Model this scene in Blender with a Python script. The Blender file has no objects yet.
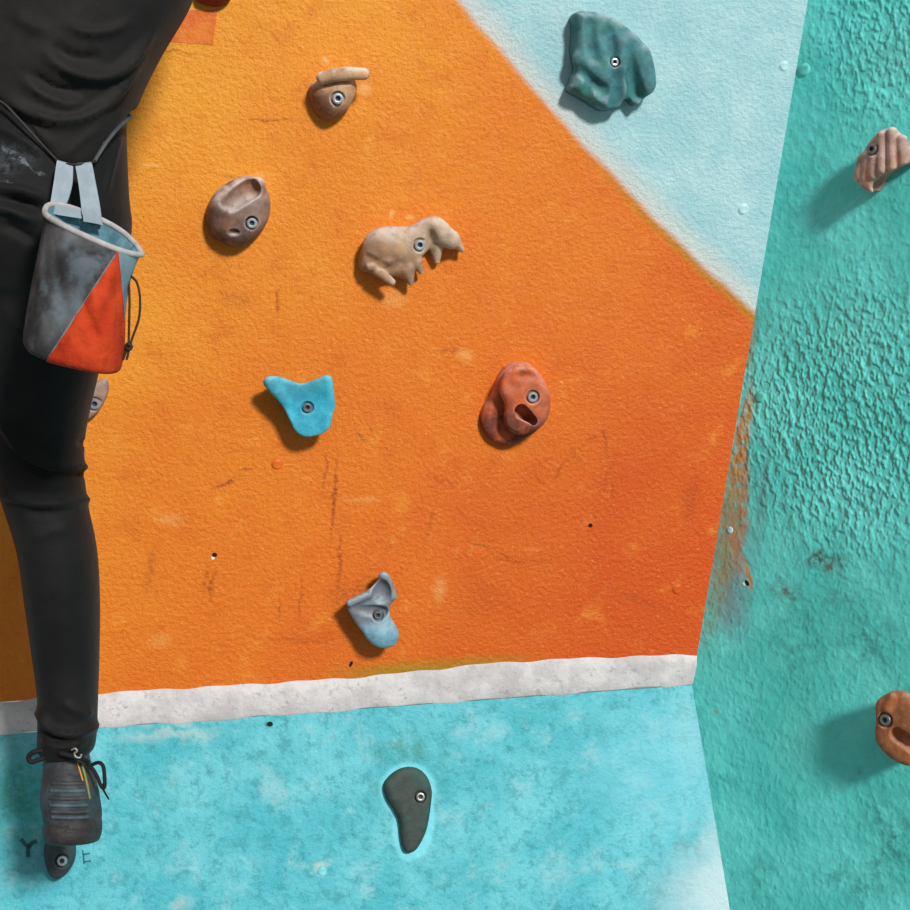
import bpy, bmesh, math, random
import numpy as np
from mathutils import Matrix, Vector

random.seed(4); np.random.seed(4)
SC = bpy.context.scene
COL = SC.collection
F = 1400.0                       # focal length in pixels of a 910 px frame
CAM = np.array([0.0, 0.0, 1.6])

# ------------------------------------------------------------------ geometry of the place
def ray(u, v): return np.array([(u-455)/F, 1.0, (455-v)/F])
def P(u, v, Y): return CAM + Y*ray(u, v)
def nrm(a): return a/np.linalg.norm(a)
def hit(u, v, o, n):
    r = ray(u, v); return CAM + r*(np.dot(o-CAM, n)/np.dot(r, n))

class Plane:
    def __init__(s, a, n, ou, ov):
        s.n = nrm(n); s.o = hit(ou, ov, a, s.n)
        s.e1 = nrm(np.cross([0, 0, 1.0], s.n)); s.e2 = np.cross(s.n, s.e1)
    def px(s, u, v, h=0.0):
        """the local point at height h off the wall that stands in the direction (u, v)"""
        p = hit(u, v, s.o + s.n*h, s.n) - s.o
        return np.array([p@s.e1, p@s.e2, p@s.n])
    def loc(s, p): q = np.asarray(p)-s.o; return np.array([q@s.e1, q@s.e2, q@s.n])
    def world(s, l): return s.o + l[0]*s.e1 + l[1]*s.e2 + l[2]*s.n
    def mat(s, l=(0, 0, 0)):
        o = s.world(l); e1, e2, n = s.e1, s.e2, s.n
        return Matrix(((e1[0], e2[0], n[0], o[0]), (e1[1], e2[1], n[1], o[1]), (e1[2], e2[2], n[2], o[2]), (0, 0, 0, 1)))

A = P(697, 655, 2.45)
dr = np.array([0.7513, -0.66, 0.0]); nr = np.array([-0.66, -0.7513, 0.0])
B = hit(808, 0, A, nr)
D = P(0, 702, 2.25)
def normal3(a, b, c):
    n = nrm(np.cross(b-a, c-a)); return n if n[1] < 0 else -n
UP = Plane(A, normal3(A, B, D), 455, 455)
A2 = hit(692, 685, A, nr); B2 = hit(730, 910, A, nr); D2 = P(0, 735, 2.246)
LO = Plane(A2, normal3(A2, B2, D2), 400, 800)
RT = Plane(A, nr, 850, 450)

# ------------------------------------------------------------------ material helpers
def lin(c):
    out = []
    for x in c[:3]:
        x /= 255.0
        out.append(x/12.92 if x <= 0.04045 else ((x+0.055)/1.055)**2.4)
    return (*out, 1.0)

class NT:
    def __init__(s, name, rough=0.6, spec=0.35):
        s.m = bpy.data.materials.new(name); s.m.use_nodes = True
        s.t = s.m.node_tree; s.t.nodes.clear()
        s.out = s.t.nodes.new('ShaderNodeOutputMaterial')
        s.b = s.t.nodes.new('ShaderNodeBsdfPrincipled')
        s.b.inputs['Roughness'].default_value = rough
        s.b.inputs['Specular IOR Level'].default_value = spec
        s.t.links.new(s.b.outputs[0], s.out.inputs[0])
        s.co = s.t.nodes.new('ShaderNodeTexCoord').outputs['Object']
    def link(s, a, sock):
        if hasattr(a, 'links') or isinstance(a, bpy.types.NodeSocket): s.t.links.new(a, sock)
        else: sock.default_value = a
    def n(s, typ, **kw):
        nd = s.t.nodes.new(typ)
        for k, v in kw.items(): setattr(nd, k, v)
        return nd
    def math(s, op, a, b=0.0, clamp=False):
        nd = s.n('ShaderNodeMath', operation=op, use_clamp=clamp)
        s.link(a, nd.inputs[0]); s.link(b, nd.inputs[1]); return nd.outputs[0]
    def vmath(s, op, a, b=(0, 0, 0)):
        nd = s.n('ShaderNodeVectorMath', operation=op)
        s.link(a, nd.inputs[0]); s.link(b, nd.inputs[1]); return nd.outputs[0]
    def noise(s, scale, detail=4, rough=0.55, vec=None, dist=0.0, col=False):
        nd = s.n('ShaderNodeTexNoise')
        s.link(vec if vec is not None else s.co, nd.inputs['Vector'])
        nd.inputs['Scale'].default_value = scale; nd.inputs['Detail'].default_value = detail
        nd.inputs['Roughness'].default_value = rough; nd.inputs['Distortion'].default_value = dist
        return nd.outputs['Color' if col else 0]
    def step(s, x, lo, hi, a=0.0, b=1.0):
        nd = s.n('ShaderNodeMapRange', interpolation_type='SMOOTHSTEP')
        s.link(x, nd.inputs[0])
        for i, v in zip((1, 2, 3, 4), (lo, hi, a, b)): s.link(v, nd.inputs[i])
        return nd.outputs[0]
    def mix(s, fac, a, b, blend='MIX'):
        nd = s.n('ShaderNodeMix', data_type='RGBA', blend_type=blend)
        s.link(fac, nd.inputs[0]); s.link(a, nd.inputs[6]); s.link(b, nd.inputs[7]); return nd.outputs[2]
    def mapping(s, loc, rot, scale, vec=None, typ='TEXTURE'):
        nd = s.n('ShaderNodeMapping', vector_type=typ)
        s.link(vec if vec is not None else s.co, nd.inputs[0])
        nd.inputs[1].default_value = loc; nd.inputs[2].default_value = rot; nd.inputs[3].default_value = scale
        return nd.outputs[0]
    def sep(s, vec):
        nd = s.n('ShaderNodeSeparateXYZ'); s.link(vec, nd.inputs[0]); return nd.outputs
    def warp(s, scale, amt):
        c = s.noise(scale, 3, col=True)
        c = s.vmath('SUBTRACT', c, (0.5, 0.5, 0.5))
        return s.vmath('ADD', s.co, s.vmath('MULTIPLY', c, (amt, amt, amt)))
    def bump(s, h, strength=0.5, dist=0.01, prev=None):
        nd = s.n('ShaderNodeBump'); s.link(h, nd.inputs['Height'])
        nd.inputs['Strength'].default_value = strength; nd.inputs['Distance'].default_value = dist
        if prev is not None: s.link(prev, nd.inputs['Normal'])
        return nd.outputs[0]
    def spot(s, pl, u, v, ru, rv, rot=0.0, inner=0.3, vec=None):
        c = pl.px(u, v); ax = np.linalg.norm(pl.px(u+ru, v)-c); ay = np.linalg.norm(pl.px(u, v+rv)-c)
        m = s.mapping(tuple(c[:2])+(0,), (0, 0, math.radians(-rot)), (ax, ay, 1), vec)
        nd = s.n('ShaderNodeVectorMath', operation='LENGTH'); s.link(m, nd.inputs[0])
        return s.step(nd.outputs['Value'], 1.0, inner)
    def done(s, color, normal=None, rough=None):
        s.link(color, s.b.inputs['Base Color'])
        if normal is not None: s.link(normal, s.b.inputs['Normal'])
        if rough is not None: s.link(rough, s.b.inputs['Roughness'])
        return s.m

def simple_mat(name, c, rough=0.6, metal=0.0, var=0.12, scale=60, bump=0.15, spec=0.35, bscale=250, bdist=0.002):
    t = NT(name, rough, spec); t.b.inputs['Metallic'].default_value = metal
    c = lin(c); dark = tuple(x*(1-var*2) for x in c[:3])+(1,); lt = tuple(min(1, x*(1+var*2)) for x in c[:3])+(1,)
    col = t.mix(t.step(t.noise(scale, 5), 0.3, 0.7), dark, lt)
    return t.done(col, t.bump(t.noise(bscale, 4), bump, bdist))

# ------------------------------------------------------------------ mesh helpers
def link(o, parent=None):
    COL.objects.link(o)
    if parent is not None: o.parent = parent
    return o
def mesh_obj(name, verts, faces, mat=None, parent=None, smooth=True, matrix=None):
    me = bpy.data.meshes.new(name)
    me.from_pydata([tuple(map(float, v)) for v in verts], [], [tuple(map(int, f)) for f in faces])
    me.update()
    if smooth: me.polygons.foreach_set('use_smooth', [True]*len(me.polygons))
    if mat: me.materials.append(mat)
    o = bpy.data.objects.new(name, me); link(o, parent)
    if matrix is not None: o.matrix_world = matrix
    return o
def tag(o, label, cat, group=None):
    o['label'] = label; o['category'] = cat
    if group: o['group'] = group
    return o
def empty(name, matrix=None):
    o = bpy.data.objects.new(name, None); o.empty_display_size = 0.03; link(o)
    if matrix is not None: o.matrix_world = matrix
    return o

def crom(pts, n=6, closed=False):
    pts = np.asarray(pts, float); N = len(pts); out = []
    rng = N if closed else N-1
    for i in range(rng):
        if closed: p0, p1, p2, p3 = pts[i-1], pts[i], pts[(i+1) % N], pts[(i+2) % N]
        else: p0, p1, p2, p3 = pts[max(i-1, 0)], pts[i], pts[i+1], pts[min(i+2, N-1)]
        for k in range(n):
            t = k/n
            out.append(0.5*((2*p1)+(p2-p0)*t+(2*p0-5*p1+4*p2-p3)*t*t+(3*p1-p0-3*p2+p3)*t**3))
    if not closed: out.append(pts[-1])
    return np.array(out)

def tube(pts, r, seg=10, closed=False, n=6, flat=1.0, up=None):
    """verts, faces of a tube along pts; r a number or one per control point; flat squashes along the frame normal"""
    c = crom(pts, n, closed); N = len(c)
    rr = np.full(N, r) if np.isscalar(r) else np.interp(np.linspace(0, 1, N), np.linspace(0, 1, len(r)), r)
    if closed: T = np.roll(c, -1, 0)-np.roll(c, 1, 0)
    else: T = np.gradient(c, axis=0)
    T /= np.linalg.norm(T, axis=1)[:, None]+1e-12
    ref = np.array(up if up is not None else [0.13, 0.2, 0.97], float)
    V = []; Fc = []
    a = nrm(ref - T[0]*(ref@T[0]))
    for i in range(N):
        if up is not None: a = ref
        a = nrm(a-T[i]*(a@T[i])); b = np.cross(T[i], a)
        for k in range(seg):
            th = 2*math.pi*k/seg
            V.append(c[i]+rr[i]*(math.cos(th)*a*flat+math.sin(th)*b))
    for i in range(N if closed else N-1):
        j = (i+1) % N
        for k in range(seg):
            l = (k+1) % seg
            Fc.append((i*seg+k, j*seg+k, j*seg+l, i*seg+l))
    if not closed:
        Fc.append(tuple(range(seg))); Fc.append(tuple((N-1)*seg+k for k in reversed(range(seg))))
    return np.array(V), Fc

def fix_normals(o):
    bm = bmesh.new(); bm.from_mesh(o.data); bmesh.ops.recalc_face_normals(bm, faces=bm.faces); bm.to_mesh(o.data); bm.free()

# ------------------------------------------------------------------ signed distance modelling
def rc(p, a, b, ra, rb):
    a = np.asarray(a, float); b = np.asarray(b, float); ab = b-a
    t = np.clip(((p-a)@ab)/(ab@ab+1e-12), 0, 1)
    return np.linalg.norm(p-(a+t[:, None]*ab), axis=1)-(ra+(rb-ra)*t)
def ell(p, c, r, R=None):
    q = p-np.asarray(c)
    if R is not None: q = q@R
    q = q/np.asarray(r); k = np.linalg.norm(q, axis=1)
    return (k-1)*min(r)
def smin(a, b, k):
    h = np.clip(0.5+0.5*(b-a)/k, 0, 1); return b*(1-h)+a*h-k*h*(1-h)
def smax(a, b, k): return -smin(-a, -b, k)
def polysdf(p, poly):
    d = np.full(len(p), 1e9); inside = np.zeros(len(p), bool)
    N = len(poly)
    for i in range(N):
        a = poly[i]; b = poly[(i+1) % N]; e = b-a; w = p-a
        t = np.clip((w@e)/(e@e+1e-15), 0, 1)
        q = w-t[:, None]*e; d = np.minimum(d, (q*q).sum(1))
        c = (a[1] > p[:, 1]) != (b[1] > p[:, 1])
        with np.errstate(divide='ignore', invalid='ignore'):
            x = a[0]+(p[:, 1]-a[1])/(b[1]-a[1]+1e-15)*e[0]
        inside ^= c & (p[:, 0] < x)
    d = np.sqrt(d); return np.where(inside, -d, d)

def surface_nets(fn, lo, hi, h):
    lo = np.asarray(lo, float); hi = np.asarray(hi, float)
    n = np.ceil((hi-lo)/h).astype(int)+1
    ax = [lo[i]+h*np.arange(n[i]) for i in range(3)]
    Bk = 8; nb = -(-n//Bk)
    g = np.stack(np.meshgrid(*[lo[i]+h*(Bk*np.arange(nb[i])+(Bk-1)/2) for i in range(3)], indexing='ij'), -1).reshape(-1, 3)
    dc = fn(g).astype(np.float32)
    Fv = np.repeat(np.repeat(np.repeat(dc.reshape(nb), Bk, 0), Bk, 1), Bk, 2)
    near = np.abs(dc) < Bk*h*1.5+.004
    bi = np.stack(np.unravel_index(np.nonzero(near)[0], nb), 1)*Bk
    oo = np.stack(np.meshgrid(*[np.arange(Bk)]*3, indexing='ij'), -1).reshape(-1, 3)
    for i in range(0, len(bi), 600):
        ii = (bi[i:i+600, None]+oo[None]).reshape(-1, 3)
        Fv[ii[:, 0], ii[:, 1], ii[:, 2]] = fn(lo+ii*h)
    Fv = Fv[:n[0], :n[1], :n[2]]
    ins = Fv < 0
    c = [ins[dx:n[0]-1+dx, dy:n[1]-1+dy, dz:n[2]-1+dz] for dx in (0, 1) for dy in (0, 1) for dz in (0, 1)]
    s = sum(x.astype(np.int8) for x in c)
    act = (s > 0) & (s < 8)
    idx = np.argwhere(act); ids = np.full(act.shape, -1, np.int64); ids[act] = np.arange(len(idx))
    acc = np.zeros((len(idx), 3)); cnt = np.zeros(len(idx))
    corners = np.array([(dx, dy, dz) for dx in (0, 1) for dy in (0, 1) for dz in (0, 1)])
    vals = [Fv[idx[:, 0]+d[0], idx[:, 1]+d[1], idx[:, 2]+d[2]] for d in corners]
    for i in range(8):
        for j in range(i+1, 8):
            if np.abs(corners[i]-corners[j]).sum() != 1: continue
            m = (vals[i] < 0) != (vals[j] < 0)
            t = np.where(m, vals[i]/(vals[i]-vals[j]+1e-20), 0)
            acc += np.where(m[:, None], corners[i]+t[:, None]*(corners[j]-corners[i]), 0); cnt += m
    V = lo+(idx+acc/cnt[:, None])*h
    faces = []
    for a in range(3):
        b, c2 = (a+1) % 3, (a+2) % 3
        sl0 = [slice(None)]*3; sl1 = [slice(None)]*3
        sl0[a] = slice(0, n[a]-1); sl1[a] = slice(1, n[a])
        f0 = ins[tuple(sl0)]; f1 = ins[tuple(sl1)]
        e = np.argwhere(f0 != f1)
        e = e[(e[:, b] > 0) & (e[:, b] < n[b]-1) & (e[:, c2] > 0) & (e[:, c2] < n[c2]-1)]
        if len(e) == 0: continue
        flip = ~f0[e[:, 0], e[:, 1], e[:, 2]]
        def cell(db, dc):
            q = e.copy(); q[:, b] -= db; q[:, c2] -= dc; return ids[q[:, 0], q[:, 1], q[:, 2]]
        q = np.stack([cell(1, 1), cell(0, 1), cell(0, 0), cell(1, 0)], 1)
        q[flip] = q[flip][:, ::-1]
        faces.append(q)
    return V, np.concatenate(faces)

def vnormals(V, Fq):
    N = np.zeros_like(V); q = V[Fq]
    fn = np.cross(q[:, 2]-q[:, 0], q[:, 3]-q[:, 1])
    for k in range(4): np.add.at(N, Fq[:, k], fn)
    return N/(np.linalg.norm(N, axis=1)[:, None]+1e-12)
def relax(V, Fq, it=2, lam=0.5):
    for _ in range(it):
        S = np.zeros_like(V); C = np.zeros(len(V))
        for k in range(4):
            a, b = Fq[:, k], Fq[:, (k+1) % 4]
            np.add.at(S, a, V[b]); np.add.at(C, a, 1); np.add.at(S, b, V[a]); np.add.at(C, b, 1)
        V = V+lam*(S/np.maximum(C, 1)[:, None]-V)
    return V
def segdist(p, line):
    d = np.full(len(p), 1e9)
    for a, b in zip(line[:-1], line[1:]):
        a = np.asarray(a, float); b = np.asarray(b, float); e = b-a
        t = np.clip(((p-a)@e)/(e@e+1e-12), 0, 1)
        d = np.minimum(d, np.linalg.norm(p-(a+t[:, None]*e), axis=1))
    return d
def folds(V, N, lst):
    """press cloth folds (ridges and creases) into the camera-side surface"""
    q = V-CAM; uv = np.stack([455+F*q[:, 0]/q[:, 1], 455-F*q[:, 2]/q[:, 1]], 1)
    face = np.clip(-(N*q).sum(1)/np.linalg.norm(q, axis=1)*2+0.5, 0, 1)
    out = V.copy()
    for line, amp, w in lst:
        c = crom(line, 5); d = np.full(len(V), 1e9); tt = np.zeros(len(V))
        for i, (a, b) in enumerate(zip(c[:-1], c[1:])):
            e = b-a; t = np.clip(((uv-a)@e)/(e@e+1e-12), 0, 1)
            q2 = np.linalg.norm(uv-(a+t[:, None]*e), axis=1); m = q2 < d
            d[m] = q2[m]; tt[m] = (i+t[m])/(len(c)-1)
        env = np.clip(np.minimum(tt, 1-tt)/.3, .12, 1); env = env*env*(3-2*env)
        out += N*(amp*env*np.exp(-(d/w)**2)*face)[:, None]
    return out

# ------------------------------------------------------------------ walls
def wall_mat_orange():
    t = NT('orange_and_pale_blue_wall_paint', 0.5, 0.3)
    w = t.warp(9, 0.03)
    x, y, z = t.sep(t.co)
    # orange tone with light falloff painted in: yellower upper left, redder towards corner foot
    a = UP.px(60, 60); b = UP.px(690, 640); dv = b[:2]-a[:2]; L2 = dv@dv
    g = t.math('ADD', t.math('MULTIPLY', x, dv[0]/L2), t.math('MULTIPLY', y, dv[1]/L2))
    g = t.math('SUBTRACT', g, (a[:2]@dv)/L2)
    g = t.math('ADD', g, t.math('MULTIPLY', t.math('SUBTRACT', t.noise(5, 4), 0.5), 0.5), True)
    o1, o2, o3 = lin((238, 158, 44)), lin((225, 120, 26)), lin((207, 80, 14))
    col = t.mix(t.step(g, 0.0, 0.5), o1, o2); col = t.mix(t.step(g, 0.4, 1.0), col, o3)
    # mottling
    col = t.mix(t.step(t.noise(22, 6, 0.65, w), 0.5, 0.75, 0, 0.38), col, lin((198, 78, 14)))
    col = t.mix(t.step(t.noise(16, 6, 0.65, t.mapping((3, 1, 0), (0, 0, 0.4), (1, 1, 1))), 0.55, 0.78, 0, 0.42), col, lin((246, 172, 66)))
    col = t.mix(t.step(t.noise(190, 5, 0.75), 0.54, 0.68, 0, 0.45), col, lin((164, 58, 12)))
    col = t.mix(t.step(t.noise(150, 4, 0.7, t.mapping((7, 3, 0), (0, 0, 0), (1, 1, 1))), 0.58, 0.70, 0, 0.4), col, lin((248, 178, 76)))
    # scrapes and grime
    ww = t.warp(45, 0.02)
    for (u, v, ru, rv, rot, am) in [(334, 500, 4, 62, 4, .55), (270, 120, 46, 2.2, -1, .45), (236, 178, 30, 3, 8, .3), (278, 302, 4, 22, 0, .4),
                                    (232, 480, 20, 2.5, -20, .4), (345, 595, 26, 20, 0, .25), (365, 585, 20, 14, 0, .25), (575, 455, 14, 4, 60, .3),
                                    (640, 600, 60, 6, 20, .2), (450, 350, 20, 4, 0, .3), (240, 300, 24, 12, 0, .22), (150, 570, 8, 40, 10, .25),
                                    (205, 580, 5, 22, 8, .35), (440, 480, 30, 5, 20, .2), (610, 470, 3, 30, 20, .25), (690, 500, 12, 40, 10, .2),
                                    (540, 480, 14, 2.5, 50, .3), (590, 440, 20, 3, -35, .25), (520, 560, 60, 3, 5, .2), (370, 430, 10, 3, 55, .35),
                                    (180, 52, 60, 2, 6, .35), (420, 180, 30, 2, 4, .25), (300, 640, 60, 5, 3, .2), (480, 600, 40, 30, 0, .12), (326, 470, 3, 30, 4, .4), (340, 560, 4, 40, 3, .45), (300, 600, 2.5, 40, 2, .3), (560, 470, 3, 22, 35, .35), (605, 440, 3, 26, -12, .4), (612, 490, 2.5, 16, -10, .35), (430, 525, 3, 24, 12, .3), (480, 545, 26, 2.5, 12, .35), (505, 555, 22, 2.5, 20, .35), (246, 470, 14, 2.5, -8, .4), (225, 484, 18, 3, -16, .45), (212, 585, 4, 24, 10, .45), (362, 438, 12, 3, 50, .45), (280, 610, 3, 16, 0, .3)]:
        col = t.mix(t.math('MULTIPLY', t.math('MULTIPLY', t.spot(UP, u, v, ru, rv, rot, 0.1, ww), t.step(t.noise(120, 4), 0.3, 0.6)), am*1.35), col, lin((128, 40, 8)))
    for (u, v, ru, rv, am) in [(365, 88, 9, 13, .55), (326, 60, 5, 6, .8), (392, 212, 5, 6, .6), (410, 218, 6, 4, .6), (440, 590, 10, 22, .3), (465, 355, 12, 10, .35),
                               (360, 500, 30, 3, .3), (395, 300, 20, 14, .3), (170, 520, 24, 10, .25), (150, 165, 18, 5, .35), (160, 640, 20, 12, .2), (260, 175, 14, 5, .3)]:
        col = t.mix(t.math('MULTIPLY', t.spot(UP, u, v, ru, rv, 0, 0.1, ww), am), col, lin((240, 186, 112)))
    # fine cream scratches
    sc = t.noise(55, 3, 0.6, t.mapping((0, 0, 0), (0, 0, 0.35), (0.35, 2.2, 1), typ='POINT'))
    col = t.mix(t.step(sc, 0.70, 0.76, 0, 0.3), col, lin((244, 190, 110)))
    # olive fringe along the foot of the wall
    f0 = UP.px(0, 702); f1 = UP.px(697, 655); fd = nrm(f1-f0)[:2]
    dist = t.math('ADD', t.math('MULTIPLY', t.math('SUBTRACT', x, f0[0]), -fd[1]), t.math('MULTIPLY', t.math('SUBTRACT', y, f0[1]), fd[0]))
    ol = t.math('MULTIPLY', t.step(dist, 0.034, 0.006), t.step(x, UP.px(300, 660)[0], UP.px(400, 660)[0]))
    ol = t.math('MULTIPLY', ol, t.step(x, UP.px(560, 660)[0], UP.px(470, 660)[0]))
    col = t.mix(t.math('MULTIPLY', ol, .75), col, lin((150, 128, 22)))
    # pale blue field above the diagonal
    p0 = UP.px(455, -2); p1 = UP.px(755, 315); dd = nrm(p1-p0)[:2]; L = np.linalg.norm((p1-p0)[:2])
    wx, wy, _ = t.sep(t.warp(14, 0.012))
    rx = t.math('SUBTRACT', wx, p0[0]); ry = t.math('SUBTRACT', wy, p0[1])
    al = t.math('ADD', t.math('MULTIPLY', rx, dd[0]), t.math('MULTIPLY', ry, dd[1]))
    pe = t.math('ADD', t.math('MULTIPLY', rx, -dd[1]), t.math('MULTIPLY', ry, dd[0]))
    k = t.math('DIVIDE', al, L)
    bow = t.math('MULTIPLY', t.math('MULTIPLY', k, t.math('SUBTRACT', 1.0, k)), 4*0.013)
    sd = t.math('ADD', pe, bow)                       # > 0: pale blue side
    pale = t.mix(t.step(t.noise(12, 6, 0.65), 0.35, 0.7), lin((152, 198, 204)), lin((176, 210, 214)))
    pale = t.mix(t.step(t.noise(30, 6, 0.7, t.mapping((0, 0, 0), (0, 0, .7), (1, 0.45, 1), typ='POINT')), 0.6, 0.75, 0, 0.5), pale, lin((114, 166, 174)))
    pale = t.mix(t.math('MULTIPLY', t.step(sd, 0.055, 0.0), .85), pale, lin((206, 204, 196)))
    fr = t.math('MULTIPLY', t.step(t.math('ABSOLUTE', t.math('ADD', sd, 0.006)), 0.014, 0.0), t.step(k, 0.25, 0.8))
    col = t.mix(t.math('MULTIPLY', fr, .6), col, lin((170, 130, 24)))
    col = t.mix(t.step(sd, -0.007, 0.009), col, pale)
    # relief
    h1 = t.noise(130, 5, 0.6); h2 = t.noise(24, 4, 0.55)
    nb = t.bump(h2, 0.16, 0.010); nb = t.bump(t.step(h1, .3, .75), 0.42, 0.0035, nb); nb = t.bump(t.noise(330, 4, .65), 0.4, 0.002, nb)
    nb = t.bump(t.step(sc, 0.66, 0.76), 0.3, 0.002, nb)
    return t.done(col, nb, t.step(t.noise(30, 3), 0.3, 0.7, 0.42, 0.62))

def wall_mat_cyan():
    t = NT('cyan_wall_paint', 0.5, 0.3)
    w = t.warp(20, 0.03)
    col = t.mix(t.step(t.noise(7, 6, 0.6, w), 0.35, 0.68), lin((64, 170, 182)), lin((102, 190, 200)))
    col = t.mix(t.step(t.noise(44, 8, 0.8, w), 0.48, 0.62, 0, 0.6), col, lin((38, 134, 142)))
    col = t.mix(t.step(t.noise(13, 7, 0.7, t.mapping((5, 2, 0), (0, 0, 0), (1, 1, 1))), 0.52, 0.66, 0, 0.65), col, lin((136, 192, 198)))
    col = t.mix(t.step(t.noise(110, 6, 0.8), 0.55, 0.66, 0, 0.5), col, lin((34, 124, 130)))
    ww = t.warp(30, 0.045)
    gn = t.step(t.noise(40, 6, 0.7), 0.35, 0.62)
    for (u, v, ru, rv, am, c) in [(405, 748, 42, 24, .75, (48, 128, 112)), (380, 790, 12, 40, .4, (60, 150, 140)), (440, 770, 14, 40, .4, (52, 140, 130)),
                                  (20, 800, 62, 62, .8, (44, 140, 118)), (10, 745, 30, 25, .5, (70, 160, 160)), (130, 860, 60, 20, .2, (60, 150, 140)),  # first entry: greenish foot shadow painted onto the wall
                                  (160, 790, 40, 30, .3, (50, 150, 140)), (560, 720, 90, 18, .3, (56, 160, 160)), (480, 870, 60, 30, .3, (60, 170, 170)), (270, 760, 60, 20, .3, (50, 150, 150)),
                                  (640, 800, 16, 10, .4, (56, 150, 160)), (270, 724, 4, 4, 1, (26, 60, 70))]:
        col = t.mix(t.math('MULTIPLY', t.math('MULTIPLY', t.spot(LO, u, v, ru, rv, 0, 0.1, ww), gn), am), col, lin(c))
    for (u, v, ru, rv, am, c) in [(745, 895, 120, 85, .9, (190, 210, 214)), (720, 850, 30, 80, .5, (180, 206, 210)), (690, 740, 26, 70, .4, (160, 200, 204)), (660, 770, 110, 90, .5, (118, 198, 212)),
                                  (320, 868, 10, 8, .6, (190, 200, 196)), (170, 735, 70, 9, .55, (176, 190, 186)), (180, 905, 20, 12, .5, (176, 196, 190)), (150, 720, 120, 8, .5, (190, 196, 190))]:
        col = t.mix(t.math('MULTIPLY', t.spot(LO, u, v, ru, rv, 0, 0.15, ww), am), col, lin(c))
    # brushed pale rim kept round the comma-shaped hold
    for (u, v, ru, rv, rot) in [(408, 790, 31, 30, 0), (414, 824, 23, 42, 8)]:
        col = t.mix(t.math('MULTIPLY', t.spot(LO, u, v, ru, rv, rot, 0.8), .8), col, lin((120, 212, 224)))
    nb = t.bump(t.noise(28, 4), 0.4, 0.01); nb = t.bump(t.noise(140, 5, 0.65), 0.4, 0.004, nb)
    return t.done(col, nb)

def wall_mat_teal():
    t = NT('teal_wall_paint', 0.42, 0.4)
    w = t.warp(14, 0.05)
    col = t.mix(t.step(t.noise(5, 6, 0.6, w), 0.35, 0.68), lin((82, 204, 194)), lin((112, 230, 222)))
    col = t.mix(t.step(t.noise(26, 7, 0.7, w), 0.55, 0.75, 0, 0.5), col, lin((40, 138, 126)))
    col = t.mix(t.step(t.noise(60, 6, 0.7), 0.6, 0.74, 0, 0.4), col, lin((140, 220, 208)))
    ww = t.warp(26, 0.05); gn = t.step(t.noise(38, 6, 0.72), 0.42, 0.62)
    for (u, v, ru, rv, am, c) in [(825, 562, 34, 18, 1, (74, 84, 80)), (785, 592, 24, 14, 1, (84, 96, 88)), (845, 600, 40, 10, .6, (70, 110, 106)), (868, 500, 30, 16, .55, (60, 130, 122)), (800, 640, 40, 60, .45, (46, 130, 120)), (870, 640, 50, 50, .55, (44, 120, 112)), (890, 840, 40, 70, .6, (44, 116, 110)),
                                  (760, 880, 30, 50, .5, (44, 128, 118)), (850, 880, 60, 30, .5, (40, 120, 110)), (890, 60, 40, 30, .5, (40, 130, 120)), (865, 300, 20, 12, .4, (50, 130, 124)), (800, 200, 10, 30, .3, (50, 140, 130)), (905, 300, 10, 20, .6, (50, 100, 100))]:
        col = t.mix(t.math('MULTIPLY', t.math('MULTIPLY', t.spot(RT, u, v, ru, rv, 0, 0.1, ww), gn), am), col, lin(c))
    for (u, v, ru, rv, am) in [(900, 50, 60, 50, .4), (850, 330, 60, 50, .3), (800, 740, 40, 50, .3)]:
        col = t.mix(t.math('MULTIPLY', t.spot(RT, u, v, ru, rv, 0, 0.1, ww), am), col, lin((120, 214, 204)))
    for (u, v, ru, rv, rot, am, c) in [(828, 567, 10, 6, -30, .7, (110, 78, 66)), (786, 593, 7, 5, 30, .6, (110, 84, 72)), (700, 640, 4, 4, 0, .5, (170, 150, 110)), (716, 712, 4, 4, 0, .6, (170, 120, 90)), (815, 555, 22, 3, -35, .4, (90, 90, 84)), (840, 575, 24, 3, 30, .4, (80, 90, 86))]:
        col = t.mix(t.math('MULTIPLY', t.spot(RT, u, v, ru, rv, rot, 0.1, t.warp(60, .012)), am), col, lin(c))
    # orange overspray along the corner
    for (u, v, ru, rv, rot, am, c) in [(728, 560, 34, 95, 4, .8, (130, 168, 172)), (729, 530, 22, 120, 9, .85, (160, 152, 104)), (742, 440, 10, 80, 11, .9, (206, 140, 66)), (744, 500, 7, 60, 2, .75, (196, 132, 84)), (736, 545, 7, 45, -10, .6, (196, 128, 84)), (752, 340, 6, 50, 6, .7, (150, 150, 110)),
                                       (762, 500, 8, 80, 6, .5, (110, 160, 164)), (735, 610, 20, 40, 0, .5, (120, 160, 168)), (710, 620, 10, 40, 10, .5, (130, 160, 130)), (748, 575, 5, 20, -15, .9, (206, 140, 72))]:
        col = t.mix(t.math('MULTIPLY', t.math('MULTIPLY', t.spot(RT, u, v, ru, rv, rot, 0.25, t.warp(40, 0.02)), t.step(t.noise(60, 4), 0.25, 0.5)), am), col, lin(c))
    # lumpy roller relief, strongest in the middle band
    msk = t.math('ADD', t.spot(RT, 850, 420, 170, 170, 0, 0.25, w), t.math('MULTIPLY', t.spot(RT, 880, 30, 90, 130, 0, 0.2, w), .7), True)
    msk = t.math('ADD', t.math('MULTIPLY', msk, 0.85), 0.15)
    lump = t.noise(88, 1.2, 0.5, t.mapping((0, 0, 0), (0, 0, -0.5), (1.0, 0.72, 1), typ='POINT'), 0.0)
    lump = t.math('MULTIPLY', t.step(lump, 0.38, 0.75), msk)
    nb = t.bump(t.noise(14, 3), 0.35, 0.015); nb = t.bump(lump, 0.6, 0.008, nb); nb = t.bump(t.noise(170, 4, 0.6), 0.3, 0.003, nb)
    return t.done(col, nb)

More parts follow.
